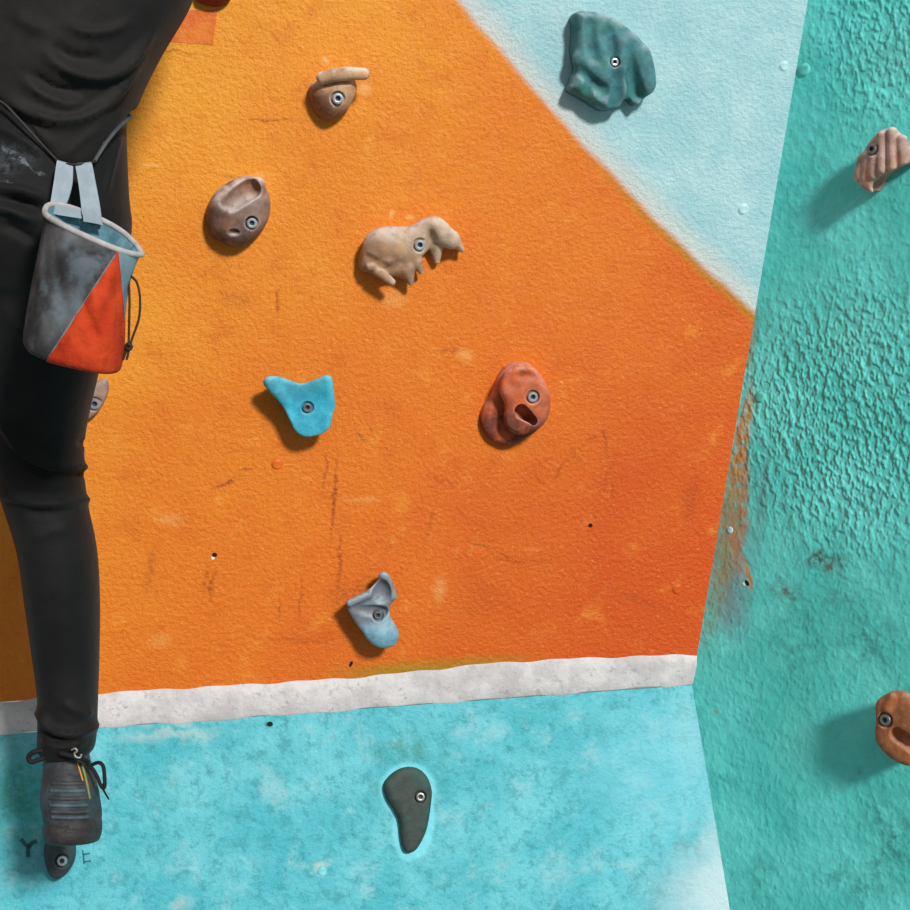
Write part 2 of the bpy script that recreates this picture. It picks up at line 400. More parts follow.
def wall_mat_white():
    t = NT('grey_white_band_paint', 0.6, 0.3)
    col = t.mix(t.step(t.noise(14, 6, 0.65), 0.35, 0.65), lin((186, 180, 180)), lin((212, 207, 206)))
    col = t.mix(t.step(t.noise(60, 7, 0.75), 0.55, 0.68, 0, 0.7), col, lin((146, 138, 134)))
    col = t.mix(t.step(t.noise(150, 5, 0.7), 0.6, 0.7, 0, 0.5), col, lin((120, 116, 112)))
    col = t.mix(t.step(t.noise(28, 5, 0.7), 0.56, 0.7, 0, 0.5), col, lin((214, 206, 196)))
    return t.done(col, t.bump(t.noise(90, 5, 0.6), 0.45, 0.005))

def wall(name, pl, pts, mat, thick=0.03):
    """flat slab of wall: outline in local metres, front face at height 0"""
    n = len(pts)
    V = [(x, y, 0) for x, y in pts]+[(x, y, -thick) for x, y in pts]
    Fc = [tuple(range(n)), tuple(range(2*n-1, n-1, -1))]+[(i, i+n, (i+1) % n+n, (i+1) % n) for i in range(n)]
    o = mesh_obj(name, V, Fc, mat, None, False, pl.mat()); fix_normals(o); o['kind'] = 'structure'
    return o

cdir = nrm(B-A)
up_bot = UP.px(-1000, 702+1000*47/697.)
Lp = lambda p: UP.loc(p)[:2]
topc = A+cdir*2.0
left_dir = nrm(D-A)
foot_l = A+left_dir*3.0
top_l = foot_l+cdir*2.0
WALL_UP = wall('wall_back', UP, [Lp(A), Lp(topc), Lp(top_l), Lp(foot_l)], wall_mat_orange())
l2 = nrm(D2-A2); c2 = nrm(B2-A2)
kf = (0.0-A2[2])/c2[2]
footr = A2+c2*kf; fl2 = A2+l2*3.0; footl = fl2+c2*((0-fl2[2])/c2[2])
Lq = lambda p: LO.loc(p)[:2]
WALL_LO = wall('wall_lower', LO, [Lq(A2), Lq(fl2), Lq(footl), Lq(footr)], wall_mat_cyan())
Lr = lambda p: RT.loc(p)[:2]
rr0 = A+dr*-0.03; rr1 = A+dr*1.5
top_z = topc[2]
def rz(p, z): q = p.copy(); q[2] = z; return Lr(q)
WALL_RT = wall('wall_right', RT, [rz(rr0, 0), rz(rr0-dr*0.02, A[2]), rz(A+dr*0.0, A[2])*1.0, rz(A+dr*0.5, top_z), rz(rr1, top_z), rz(rr1, 0)], wall_mat_teal()) if False else \
          wall('wall_right', RT, [rz(A-dr*0.08, 0), rz(A-dr*0.08, top_z), rz(rr1, top_z), rz(rr1, 0)], wall_mat_teal())

# grey-white band between the two panels
def band():
    upper = [(-900, 778), (-500, 744), (-200, 716), (0, 702), (100, 693), (220, 686), (350, 678), (420, 671), (480, 664), (560, 659), (640, 656), (697, 654.5)]
    lower = [(-900, 806), (-500, 775), (-200, 750), (0, 735), (100, 728), (220, 720), (350, 710), (420, 704), (480, 700), (560, 694), (640, 688), (693, 684)]
    V = []; Fc = []
    n = 0
    us = np.linspace(-900, 697, 240)
    for u in us:
        vu = np.interp(u, [a for a, b in upper], [b for a, b in upper]); vl = np.interp(min(u, 693), [a for a, b in lower], [b for a, b in lower])
        vu += 1.2*math.sin(u*.11)*math.sin(u*.037+1); vl += 1.4*math.sin(u*.083+2)*math.sin(u*.031)
        a0 = UP.world(UP.px(u, vu, 0.0004)); a = UP.world(UP.px(u, vu+1.2, 0.002)); b = LO.world(LO.px(u, vl-1.2, 0.002)); b0 = LO.world(LO.px(u, vl, 0.0002))
        V += [a0, a, a+(b-a)*.33+np.array([0, -.0006, 0]), a+(b-a)*.67+np.array([0, -.0006, 0]), b, b0]
    for i in range(len(us)-1):
        for k in range(5): Fc.append((i*6+k, i*6+k+1, i*6+6+k+1, i*6+6+k))
    o = mesh_obj('trim_1', V, Fc, wall_mat_white()); fix_normals(o); o['kind'] = 'structure'
    return o
BAND = band()

# floor of crash matting, below the frame
fm = NT('grey_matting', 0.8)
fm_m = fm.done(fm.mix(fm.step(fm.noise(8, 5), .35, .65), lin((110, 112, 116)), lin((136, 138, 142))), fm.bump(fm.noise(200, 3), .3, .003))
fo = mesh_obj('floor', [(-3, -2.5, 0), (2.2, -2.5, 0), (2.2, 3, 0), (-3, 3, 0)], [(0, 1, 2, 3)], fm_m, None, False); fo['kind'] = 'structure'

# orange paint patch at the top left, darker than the wall around it
pp = NT('darker_orange_patch_paint', 0.5)
ppm = pp.done(pp.mix(pp.step(pp.noise(30, 5, .65), .35, .7), lin((214, 100, 22)), lin((226, 122, 32))), pp.bump(pp.noise(120, 5), .4, .004))
def flat_patch(name, pl, px, h, mat, parent):
    pts = [pl.px(u, v, h) for u, v in px]; n = len(pts)
    V = pts+[p-np.array([0, 0, h+.001]) for p in pts]
    o = mesh_obj(name, V, [tuple(range(n))]+[(i, i+n, (i+1) % n+n, (i+1) % n) for i in range(n)], mat, parent, False)
    fix_normals(o); return o
flat_patch('paint_patch', UP, [(150, 9), (217.5, 10.5), (213, 45), (150, 40)], 0.0006, ppm, WALL_UP)

# ------------------------------------------------------------------ holds
steel = NT('zinc_steel', 0.28, 0.5); steel.b.inputs['Metallic'].default_value = .7
STEEL = steel.done(steel.mix(steel.noise(200, 3), lin((158, 168, 176)), lin((206, 214, 220))))
dsteel = NT('tarnished_steel', 0.35, 0.5); dsteel.b.inputs['Metallic'].default_value = 0.7
DSTEEL = dsteel.done(dsteel.mix(dsteel.noise(200, 3), lin((104, 102, 100)), lin((160, 158, 156))))
SOCK = simple_mat('dark_socket', (52, 58, 64), 0.5)

def hold_mat(name, base, dark, lightc, speck=0.35, chalk=0.5, tint=None, tint_amt=0.0, rough=0.7, bump=0.35, wear_shade=None):
    t = NT(name, rough, 0.3)
    col = t.mix(t.step(t.noise(45, 5, 0.65), 0.32, 0.66), lin(base), lin(tuple(0.62*a+0.38*b for a, b in zip(base, dark))))
    if wear_shade:      # wear on the blue holds, painted shade on lower sides of the others: axis direction, from, to, colour
        (wx, wy), w0, w1, wc = wear_shade; q = t.sep(t.warp(50, .012))
        m = t.step(t.math('ADD', t.math('MULTIPLY', q[0], wx), t.math('MULTIPLY', q[1], wy)), w0, w1)
        col = t.mix(t.math('MULTIPLY', m, t.step(t.noise(70, 5, .7), .2, .5)), col, lin(wc))
    if tint: col = t.mix(t.step(t.noise(26, 4), 0.45, 0.65, 0, tint_amt), col, lin(tint))
    col = t.mix(t.step(t.noise(240, 4, 0.7), 0.56, 0.72, 0, speck), col, lin(dark))
    g = t.n('ShaderNodeNewGeometry')
    pt = t.step(g.outputs['Pointiness'], 0.49, 0.56)
    nz = t.sep(g.outputs['Normal'])[2]
    ck = t.math('MULTIPLY', t.math('ADD', t.math('MULTIPLY', pt, .7), t.step(nz, -0.1, 0.8, 0, .85), True), t.step(t.noise(60, 5, .7), .3, .6))
    col = t.mix(t.math('MULTIPLY', ck, chalk), col, lin(lightc))
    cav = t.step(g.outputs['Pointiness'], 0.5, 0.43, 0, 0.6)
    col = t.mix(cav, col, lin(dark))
    return t.done(col, t.bump(t.noise(260, 4, .6), bump, 0.003))

def bolt(parent, pos, R, mat):
    seg = 24; V = []; Fc = []
    def hexr(th): return 1/math.cos((th % (math.pi/3))-math.pi/6)
    rings = [(R, -.008, 0), (R, .0012, 0), (R*.9, .0026, 0), (R*.66, .0028, 0), (R*.46, .0026, 1), (R*.44, -.0026, 1)]
    for r, z, hx in rings:
        for k in range(seg):
            th = 2*math.pi*k/seg; q = r*(hexr(th) if hx else 1)
            V.append((q*math.cos(th), q*math.sin(th), z))
    for i in range(len(rings)-1):
        for k in range(seg):
            l = (k+1) % seg; Fc.append((i*seg+k, i*seg+l, (i+1)*seg+l, (i+1)*seg+k))
    o = mesh_obj('bolt', V, Fc, mat, parent, False); fix_normals(o)
    o.location = pos
    s = mesh_obj('socket', [V[5*seg+k] for k in range(seg)]+[(0, 0, -.0028)], [(k, (k+1) % seg, seg) for k in range(seg)], SOCK, o, False)
    return o

class Hold:
    def __init__(s, pl, bu, bv, voxel=0.0013):
        s.pl = pl; s.o = pl.px(bu, bv); s.fn = []; s.vox = voxel; s.bolts = []
        s.k = np.linalg.norm(P(bu, bv, 1)-CAM)*0+((pl.world(s.o)-CAM)[1])/F      # metres per pixel here
    def L(s, u, v, h): return s.pl.px(u, v, h)-np.array([s.o[0], s.o[1], 0])
    def poly(s, px, h, n=4): return crom([s.L(u, v, h)[:2] for u, v in px], n, True)
    def build(s, name_label, mat, fn, px, hmax, bolts, boltmat=None, group=None, margin=10):
        boltmat = boltmat or STEEL
        pts = [s.L(u, v, h) for u, v in px for h in (0, hmax)]
        lo = np.min(pts, 0)-margin*s.k; hi = np.max(pts, 0)+margin*s.k
        lo[2] = -0.006; hi[2] = hmax+0.014
        bs = []
        for (u, v, R, depth) in bolts:
            depth = max(depth, .0048)
            # find where the line of sight to the bolt meets the surface
            hs = np.linspace(hmax+.012, 0, 160); ln = np.array([s.L(u, v, h) for h in hs])
            d = fn(ln); i = np.argmax(d < 0); c = ln[i] if d[i] < 0 else ln[-1]
            bs.append((c, R, depth))
        def full(p):
            d = fn(p)
            for c, R, dep in bs:
                cyl = np.maximum(np.hypot(p[:, 0]-c[0], p[:, 1]-c[1])-R*1.32, -(p[:, 2]-(c[2]-dep)))
                d = smax(d, -cyl, 0.0022)
            return np.maximum(d, -(p[:, 2]+0.003))
        V, Q = surface_nets(full, lo, hi, s.vox)
        V = relax(V, Q, 1, .35)
        M = s.pl.mat((s.o[0], s.o[1], 0))
        root = empty('climbing_hold', M)
        body = mesh_obj('grip', V, Q, mat, root)
        for c, R, dep in bs: bolt(root, (c[0], c[1], c[2]-dep+.0034), R, boltmat)
        tag(root, name_label, 'climbing hold', group)
        return root

def pillow(poly, H, k, taper=0.0, z0=0.0, href=None):
    """rounded slab standing on the wall; taper > 0 draws the foot in so that the face overhangs"""
    def f(p):
        dp = polysdf(p[:, :2], poly)+taper*np.clip((href if href else z0)-p[:, 2], 0, 1)
        top = p[:, 2]-(H(p) if callable(H) else H)
        return smax(dp, top, k)
    return f

# 1 red hold cut by the top of the frame
h = Hold(UP, 213, -14)
px = [(196, -2), (203, 3), (213, 5.5), (224, 4), (231, -2), (235, -20), (226, -36), (206, -36), (194, -20)]
pl_ = pillow(h.poly(px, .012), .032, .03)
h.build('dark red hold just reaching into view at the top edge above the orange patch', hold_mat('dark_red_resin', (150, 44, 26), (70, 20, 14), (190, 110, 90)), pl_, px, .034, [(213, -14, .007, .004)])

# 2 beige hold with a rolled lip
h = Hold(UP, 338, 98)
px = [(309.5, 90), (311, 100), (318, 113), (328, 119.5), (338, 117), (348, 109), (354, 98), (357, 86), (352, 78), (335, 74), (320, 78), (312, 83)]
body = pillow(h.poly(px, .022), lambda p: .048-.25*np.clip(p[:, 1]*-1, 0, .04)-.3*np.clip(-p[:, 0]-.01, 0, .05), .03)
lipp = [h.L(*q) for q in [(322.5, 78, .046), (334, 75, .052), (348, 73.5, .052), (364, 74, .046)]]
def f(p):
    d = body(p)
    e = np.minimum.reduce([rc(p, lipp[i], lipp[i+1], r0*h.k, r1*h.k) for i, (r0, r1) in enumerate([(6.2, 6.6), (6.6, 6.6), (6.6, 5.8)])])
    under = rc(p, h.L(318, 86, .066), h.L(362, 84, .062), 3*h.k, 3*h.k)
    d = smax(d, -under, .006)
    return smin(d, e, .004)
h.build('beige hold with a pale rolled lip across its top, topmost of the beige holds', hold_mat('beige_resin', (206, 158, 112), (96, 60, 38), (236, 222, 218), .25, .9, wear_shade=((-.7, -1), .002, .03, (128, 80, 50))), f, px+[(370, 74)], .056, [(338, 98.5, .0085, .005)])

# 3 grey brown hold with scooped pocket
h = Hold(UP, 252, 223)
px = [(206.5, 212), (210, 200), (217, 190), (230, 180.5), (245, 175.5), (258, 178), (268, 190), (271, 205), (268.5, 220), (261, 232), (250, 242), (238, 246.5), (225, 244), (213, 235), (207.5, 224)]
body = pillow(h.poly(px, .024), .05, .042)
def f(p):
    d = smin(body(p), rc(p, h.L(222, 206, .034), h.L(258, 184, .034), 6*h.k, 6*h.k), .012)
    d = smax(d, -rc(p, h.L(230, 202, .052), h.L(250, 189, .040), 9.5*h.k, 10*h.k), .005)
    return smax(d, -ell(p, h.L(234, 232, .046), (5*h.k, 3*h.k, .006)), .003)
h.build('grey-brown egg-shaped hold with a scooped hollow in its top', hold_mat('grey_brown_resin', (152, 122, 108), (64, 44, 38), (222, 208, 204), .55, .85, (176, 120, 84), .4, wear_shade=((-.7, -1), -.012, .03, (92, 62, 50))), f, px, .052, [(252, 223, .008, .007)])

# 4 pale claw-shaped hold
h = Hold(UP, 420, 245)
px = [(359, 264), (364, 246), (372, 233), (390, 226.5), (410, 226), (423, 219), (434, 216), (444, 220), (454, 232), (463, 249), (452, 247), (442, 246), (434, 246), (427, 252), (420, 260), (416, 268), (411, 279), (403, 279), (396, 277), (384, 278), (372, 274), (363, 271)]
body = pillow(h.poly(px, .02), .036, .022)
def f(p):
    d = body(p)
    d = smin(d, ell(p, h.L(386, 247, .03), (21*h.k, 17*h.k, .022)), .014)
    d = smin(d, rc(p, h.L(435, 229, .026), h.L(451, 240, .028), 11*h.k, 9*h.k), .006)
    for a, b, r0, r1 in [((388, 260, .040), (370, 267, .034), 5.5, 4), ((378, 271, .036), (392, 282, .038), 5.5, 3.6), ((407, 268, .026), (411, 283, .022), 8, 3), ((416, 262, .022), (421, 272, .018), 6.5, 2.6),
                         ((436, 246, .014), (437, 261, .012), 8, 3.2), ((452, 238, .026), (462, 250, .02), 7, 2.6)]:
        d = smin(d, rc(p, h.L(*a), h.L(*b), r0*h.k, r1*h.k), .004)
    d = smax(d, -ell(p, h.L(431, 243, .04), (5*h.k, 12*h.k, .015)), .008)
    d = smax(d, -rc(p, h.L(366, 258, .042), h.L(388, 268, .05), 3.5*h.k, 2.5*h.k), .006)
    d = smax(d, -rc(p, h.L(396, 269, .05), h.L(404, 266, .045), 5*h.k, 4*h.k), .008)
    return d
h.build('pale stone-coloured hold with claw-like prongs along its lower edge', hold_mat('stone_resin', (196, 168, 142), (92, 68, 52), (224, 212, 202), .35, .75, (214, 160, 112), .4, wear_shade=((-.5, -1), .006, .04, (150, 112, 84))), f, px+[(411, 287)], .05, [(420, 245, .0085, .004)])

# 5 hold half hidden behind the leg
h = Hold(UP, 95, 403)
px = [(70, 404), (76, 392), (90, 386), (104, 378.5), (108, 382), (108, 393), (103, 404), (95, 415), (84, 421), (73, 418)]
body = pillow(h.poly(px, .012), .022, .014)
h.build('pinkish grey hold half hidden behind the black trouser leg', hold_mat('pink_grey_resin', (172, 140, 124), (100, 70, 60), (200, 190, 180), .3, .6), body, px, .026, [(94.5, 404, .0085, .003)])

# 6 turquoise hold
h = Hold(UP, 307, 407)
px = [(264.5, 383), (269, 377.5), (279, 375.5), (291, 379.5), (302, 382), (314, 378.5), (326, 375), (332.5, 379), (333, 394), (334.5, 414), (330, 430), (318, 437), (305, 438.5), (295, 433), (288, 420), (281, 406), (272, 395)]
body = pillow(h.poly(px, .05), lambda p: .052+.10*np.clip(-p[:, 0]-.02, 0, .05), .012, .35, 0, .05)
def f(p):
    d = body(p)
    d = smin(d, rc(p, h.L(269, 382, .05), h.L(292, 404, .046), 4.5*h.k, 4*h.k), .008)
    d = smin(d, rc(p, h.L(327, 380, .046), h.L(331, 405, .044), 4*h.k, 4*h.k), .008)
    return smax(d, -ell(p, h.L(309, 405, .061), (23*h.k, 27*h.k, .017)), .008)
h.build('turquoise hold with two horns and a shallow dished face', hold_mat('turquoise_resin', (56, 176, 202), (16, 84, 108), (150, 222, 232), .25, .6, (84, 200, 222), .5, wear_shade=((-.3, 1), .012, .05, (62, 140, 158))), f, px, .064, [(307.5, 407.5, .0075, .003)], DSTEEL)

# 7 orange red pocket hold
h = Hold(UP, 533, 397)
pb = [(481, 420), (484, 407), (492, 394), (497, 380), (505, 368), (516, 362), (530, 364), (540, 373), (549, 390), (551, 405), (547, 420), (538, 430), (526, 438), (514, 445), (504, 446), (491, 440), (484, 431)]
pf = [(504, 374), (514, 364.5), (530, 365.5), (541, 377), (549.5, 392), (550, 408), (544, 424), (531, 432.5), (519, 435), (509, 430), (503.5, 420), (504.5, 405), (499, 390)]
b1 = pillow(h.poly(pb, .012), .022, .016); b2 = pillow(h.poly(pf, .042), .056, .018, .3, 0, .042)
def f(p):
    d = smin(b1(p), b2(p), .004)
    d = smax(d, -rc(p, h.L(520, 410, .044), h.L(531, 419, .040), 8.5*h.k, 9*h.k), .005)
    d = smax(d, -ell(p, h.L(514, 422, .062), (9*h.k, 7*h.k, .008)), .006)
    d = smax(d, -ell(p, h.L(527, 376, .062), (12*h.k, 5*h.k, .012)), .005)
    return smax(d, -ell(p, h.L(512, 384, .064), (8*h.k, 8*h.k, .010)), .008)
h.build('terracotta orange hold with a dark finger pocket in its face', hold_mat('terracotta_resin', (204, 104, 62), (74, 26, 16), (232, 180, 158), .3, .65, (222, 92, 36), .7, wear_shade=((.2, 1), -.012, -.05, (96, 40, 26))), f, pb, .06, [(533, 397, .0085, .005)])

# 8 blue grey crescent hold
h = Hold(UP, 378, 614)
px = [(348.5, 600), (358, 594.5), (370, 588), (377, 580), (378.5, 574), (382.5, 571.5), (390, 576), (395, 586), (396, 597), (391, 607), (391, 616), (396, 629), (397.5, 638), (393, 645.5), (381, 646.5), (370, 640), (360, 630), (352, 619), (347, 609)]
body = pillow(h.poly(px, .045), lambda p: .05+.05*np.clip(-p[:, 1], 0, .05), .012, .3, 0, .045)
def f(p):
    d = body(p)
    d = smin(d, rc(p, h.L(350, 603, .05), h.L(372, 594, .05), 3.5*h.k, 3*h.k), .005)
    d = smin(d, rc(p, h.L(384, 576, .046), h.L(393, 596, .046), 3.5*h.k, 3.5*h.k), .005)
    d = smin(d, ell(p, h.L(383, 634, .046), (13*h.k, 11*h.k, .016)), .012)
    d = smax(d, -ell(p, h.L(382, 593, .058), (10*h.k, 13*h.k, .022)), .004)
    d = smax(d, -rc(p, h.L(358, 610, .056), h.L(382, 612, .048), 5*h.k, 6*h.k), .004)
    return d
h.build('blue-grey crescent-shaped hold low on the orange wall', hold_mat('blue_grey_resin', (124, 176, 196), (60, 62, 70), (200, 220, 226), .3, .5, (120, 130, 138), .4, wear_shade=((-.35, 1), -.004, .014, (112, 112, 116))), f, px, .062, [(378, 615, .007, .003)], DSTEEL)

# 9 dark comma hold on the cyan wall
h = Hold(LO, 420, 797)
px = [(384, 786), (389, 777), (399, 769.5), (410, 767), (420, 769.5), (428, 778), (432, 791), (431, 806), (428, 825), (423.5, 838), (416, 850), (409, 853), (404, 850), (401, 838), (399, 821), (394, 810), (387, 799)]
body = pillow(h.poly(px, .010), .02, .014)
h.build('dark green-grey comma-shaped hold on the cyan lower wall', hold_mat('dark_grey_resin', (62, 74, 68), (34, 30, 30), (96, 116, 110), .3, .3, (44, 92, 80), .5), body, px, .024, [(420.5, 797, .0075, .003)], DSTEEL)

# 10 dark teal shell hold on the pale blue
h = Hold(UP, 615, 62)
px = [(572.5, 17), (577, 12), (592, 12.5), (609, 17.5), (625, 28), (640, 42), (649, 58), (652, 75), (650, 90), (643, 98.5), (637, 105), (632, 103), (628, 99), (622, 101), (617, 108), (603, 110), (594, 106), (580, 97), (568, 90), (570, 82), (575, 68), (572, 50), (573.5, 32)]
body = pillow(h.poly(px, .02), lambda p: .046+0*p[:, 0], .022)
def f(p):
    d = body(p)
    for a, b, r0, r1 in [((608, 34, .052), (612, 54, .050), 8, 8), ((629, 50, .054), (637, 94, .040), 6, 9), ((591, 24, .050), (595, 58, .052), 5, 6), ((580, 66, .044), (606, 92, .048), 5, 7), ((586, 96, .042), (591, 82, .046), 4, 4), ((620, 74, .055), (617, 102, .046), 6, 7)]:
        d = smax(d, -rc(p, h.L(*a), h.L(*b), r0*h.k, r1*h.k), .008)
    for a, b, r in [((600, 32, .036), (607, 66, .040), 5), ((578, 60, .034), (602, 76, .040), 5), ((641, 56, .036), (647, 84, .032), 7), ((623, 44, .04), (622, 66, .04), 4)]:
        d = smin(d, rc(p, h.L(*a), h.L(*b), r*h.k, r*h.k), .014)
    return d
h.build('large dark teal shell-shaped hold with deep grooves on pale blue paint', hold_mat('dark_teal_resin', (66, 130, 136), (28, 46, 50), (190, 200, 204), .2, .6, (64, 132, 120), .5), f, px, .052, [(615, 62, .0065, .006)])

# 11 ribbed hold, upper right wall
h = Hold(RT, 871, 148)
px = [(855, 174), (859, 160), (866, 145), (873, 136), (881, 129), (893, 128), (902, 134), (911, 147), (916, 160), (908, 164), (894, 169), (884, 176), (878, 186), (872, 193), (862, 189), (857, 182)]
body = pillow(h.poly(px, .04), .045, .012, .25, 0, .04)
def f(p):
    d = body(p)
    for a, b, r in [((862, 158, .04), (858, 178, .036), 4), ((868, 156, .045), (866, 178, .04), 4.2), ((874, 150, .048), (873, 175, .044), 4.6), ((882, 136, .048), (882, 170, .046), 5), ((892, 132, .048), (893, 167, .046), 5), ((902, 140, .046), (904, 163, .044), 5)]:
        d = smin(d, rc(p, h.L(*a), h.L(*b), r*h.k, r*h.k), .006)
    d = smax(d, -rc(p, h.L(876, 186, .046), h.L(912, 168, .046), 6*h.k, 6*h.k), .004)
    d = smax(d, -rc(p, h.L(884, 186, .026), h.L(916, 170, .026), 11*h.k, 11*h.k), .004)
    return d
h.build('pinkish brown ribbed hold near the top of the teal wall', hold_mat('pink_brown_resin', (200, 166, 152), (84, 50, 38), (232, 214, 208), .25, .75, (206, 140, 90), .45), f, px, .056, [(871.5, 149, .008, .004)], DSTEEL)

# 12 brown hold, lower right wall
h = Hold(RT, 885, 720)
px = [(873.5, 706), (877, 698), (889, 691), (900, 689.5), (911, 695), (924, 706), (930, 730), (925, 755), (913, 767), (900, 765.5), (885, 756), (876, 745), (873, 735), (874, 720)]
body = pillow(h.poly(px, .05), .055, .016, .3, 0, .05)
def f(p):
    d = body(p)
    d = smax(d, -rc(p, h.L(899, 734, .048), h.L(922, 749, .046), 7.5*h.k, 9*h.k), .004)
    d = smin(d, rc(p, h.L(893, 697, .052), h.L(888, 708, .052), 4*h.k, 4*h.k), .006)
    return smax(d, -rc(p, h.L(903, 722, .066), h.L(922, 726, .064), 4*h.k, 4*h.k), .004)
h.build('rust brown hold with a dark slot, low on the teal wall', hold_mat('rust_brown_resin', (178, 112, 70), (70, 34, 20), (196, 160, 142), .3, .5, (196, 110, 44), .6), f, px, .06, [(885, 720, .009, .003)], DSTEEL)

# 13 hold under the foot
h = Hold(LO, 62, 860)
px = [(43.5, 848), (46, 839), (56, 834), (67, 836), (73, 842), (74.5, 851), (73.5, 861), (69, 871), (62, 878), (55, 880), (49, 876), (45, 866), (43, 856)]
body = pillow(h.poly(px, .03), .04, .022)
h.build('small dark grey hold under the toe of the climbing shoe', hold_mat('charcoal_resin', (66, 72, 74), (32, 30, 32), (112, 128, 130), .2, .4, (40, 96, 110), .4), body, px, .046, [(62, 861, .008, .003)], STEEL)

# ------------------------------------------------------------------ painted-over screw heads and bolt holes
def dome(pl, u, v, r_px, mat, label, hgt=.36):
    o0 = pl.px(u, v); k = (pl.world(o0)-CAM)[1]/F; r = r_px*k
    V = []; Fc = []; seg = 16; prof = [(1.15, -.05), (1.0, .12), (.9, .38), (.66, .52), (.34, .56)]
    for a, z in prof:
        for i in range(seg): th = 2*math.pi*i/seg; V.append((a*r*math.cos(th), a*r*math.sin(th), z*r*hgt*1.6))
    V.append((0, 0, .57*r*hgt*1.6)); n = len(prof)
    for j in range(n-1):
        for i in range(seg): Fc.append((j*seg+i, j*seg+(i+1) % seg, (j+1)*seg+(i+1) % seg, (j+1)*seg+i))
    for i in range(seg): Fc.append(((n-1)*seg+i, (n-1)*seg+(i+1) % seg, n*seg))
    o = mesh_obj('screw_head', V, Fc, mat, None, True, pl.mat(tuple(o0)))
    return tag(o, label, 'screw', 'screw heads painted over on the walls')
PO = simple_mat('orange_paint_on_screw', (222, 108, 24), .5); PR = simple_mat('red_orange_paint_on_screw', (210, 88, 20), .5)
PB = simple_mat('pale_blue_paint_on_screw', (182, 220, 224), .5); PT = simple_mat('teal_paint_on_screw', (96, 200, 190), .45); PC = simple_mat('cyan_paint_on_screw', (120, 205, 212), .5)
dome(UP, 277, 464, 5.5, PO, 'orange painted-over screw head below the turquoise hold')
dome(UP, 677, 589, 5, PR, 'red-orange painted-over screw head near the foot of the corner')
dome(UP, 784, 66, 5, PB, 'pale blue painted-over screw head left of the corner, near the top')
dome(UP, 743, 209, 5.5, PB, 'pale blue painted-over screw head above the tip of the pale triangle')
dome(RT, 804, 70, 6.5, PT, 'teal painted-over screw head right of the corner, near the top')
dome(RT, 760, 397, 5.5, PT, 'teal painted-over screw head beside the corner at half height')
dome(RT, 730, 530, 3.2, PB, 'tiny pale screw head in the orange smear beside the corner')
dome(LO, 322, 871, 4.5, PC, 'cyan painted-over screw head below and left of the comma-shaped hold')
HOLE = simple_mat('dark_hole', (18, 10, 8), .8); CHIP = simple_mat('white_plaster_chip', (236, 226, 214), .7)
def hole(pl, u, v, ru, rv, rot, parent, chip=None):
    c, s = math.cos(math.radians(rot)), math.sin(math.radians(rot))
    def ringp(f, du=0, dv=0): return [(u+du+f*(ru*c*math.cos(t)-rv*s*math.sin(t)), v+dv+f*(ru*s*math.cos(t)+rv*c*math.sin(t))) for t in np.linspace(0, 2*math.pi, 14, endpoint=False)]
    flat_patch('bolt_hole', pl, ringp(1), .0005, HOLE, parent)
    if chip: flat_patch('paint_chip', pl, ringp(.7, *chip), .0004, CHIP, parent)
hole(UP, 214.5, 555, 2.6, 2.2, 0, WALL_UP, (-1.5, 3)); hole(UP, 590.5, 525.5, 2.2, 2, 0, WALL_UP); hole(UP, 351, 664, 3.2, 1.5, -65, WALL_UP)
hole(RT, 747, 583, 3.2, 1.7, 60, WALL_RT, (-3, 1)); hole(LO, 270, 724, 3, 2.5, 0, WALL_LO)

# dark Y-shaped strokes and a thin F mark beside the foot hold
MK = simple_mat('dark_teal_strokes', (38, 92, 96), .7); MF = simple_mat('thin_dark_marker', (44, 108, 118), .7)
def stroke(name, pl, px, w, mat, parent):
    c = crom(px, 5); T = np.gradient(c, axis=0); T /= np.linalg.norm(T, axis=1)[:, None]
    Nn = np.stack([-T[:, 1], T[:, 0]], 1); n = len(c)
    return flat_patch(name, pl, list(map(tuple, c+Nn*w/2))+list(map(tuple, (c-Nn*w/2)[::-1])), .0005, mat, parent)
mk = bpy.data.objects.new('dark_strokes', None)
def draw_strokes(strokes, mat, w):
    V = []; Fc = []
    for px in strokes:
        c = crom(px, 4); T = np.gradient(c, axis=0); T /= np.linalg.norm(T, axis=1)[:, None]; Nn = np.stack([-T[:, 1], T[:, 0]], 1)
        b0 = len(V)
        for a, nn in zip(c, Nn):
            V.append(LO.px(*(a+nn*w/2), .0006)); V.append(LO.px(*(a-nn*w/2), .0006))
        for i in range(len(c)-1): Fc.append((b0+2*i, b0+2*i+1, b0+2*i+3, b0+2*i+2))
    o = mesh_obj('dark_strokes', V, Fc, mat, WALL_LO, False); return o
draw_strokes([[(21, 839), (25, 844), (28.5, 847)], [(37, 841), (32, 843), (28.5, 847)], [(28.5, 846), (28, 851), (28, 857)]], MK, 4)
draw_strokes([[(82.5, 850), (83.5, 856), (84, 864)], [(83, 854.5), (87, 854), (90, 853)], [(83.5, 862), (87, 861.5), (91, 861)]], MF, 1.7)

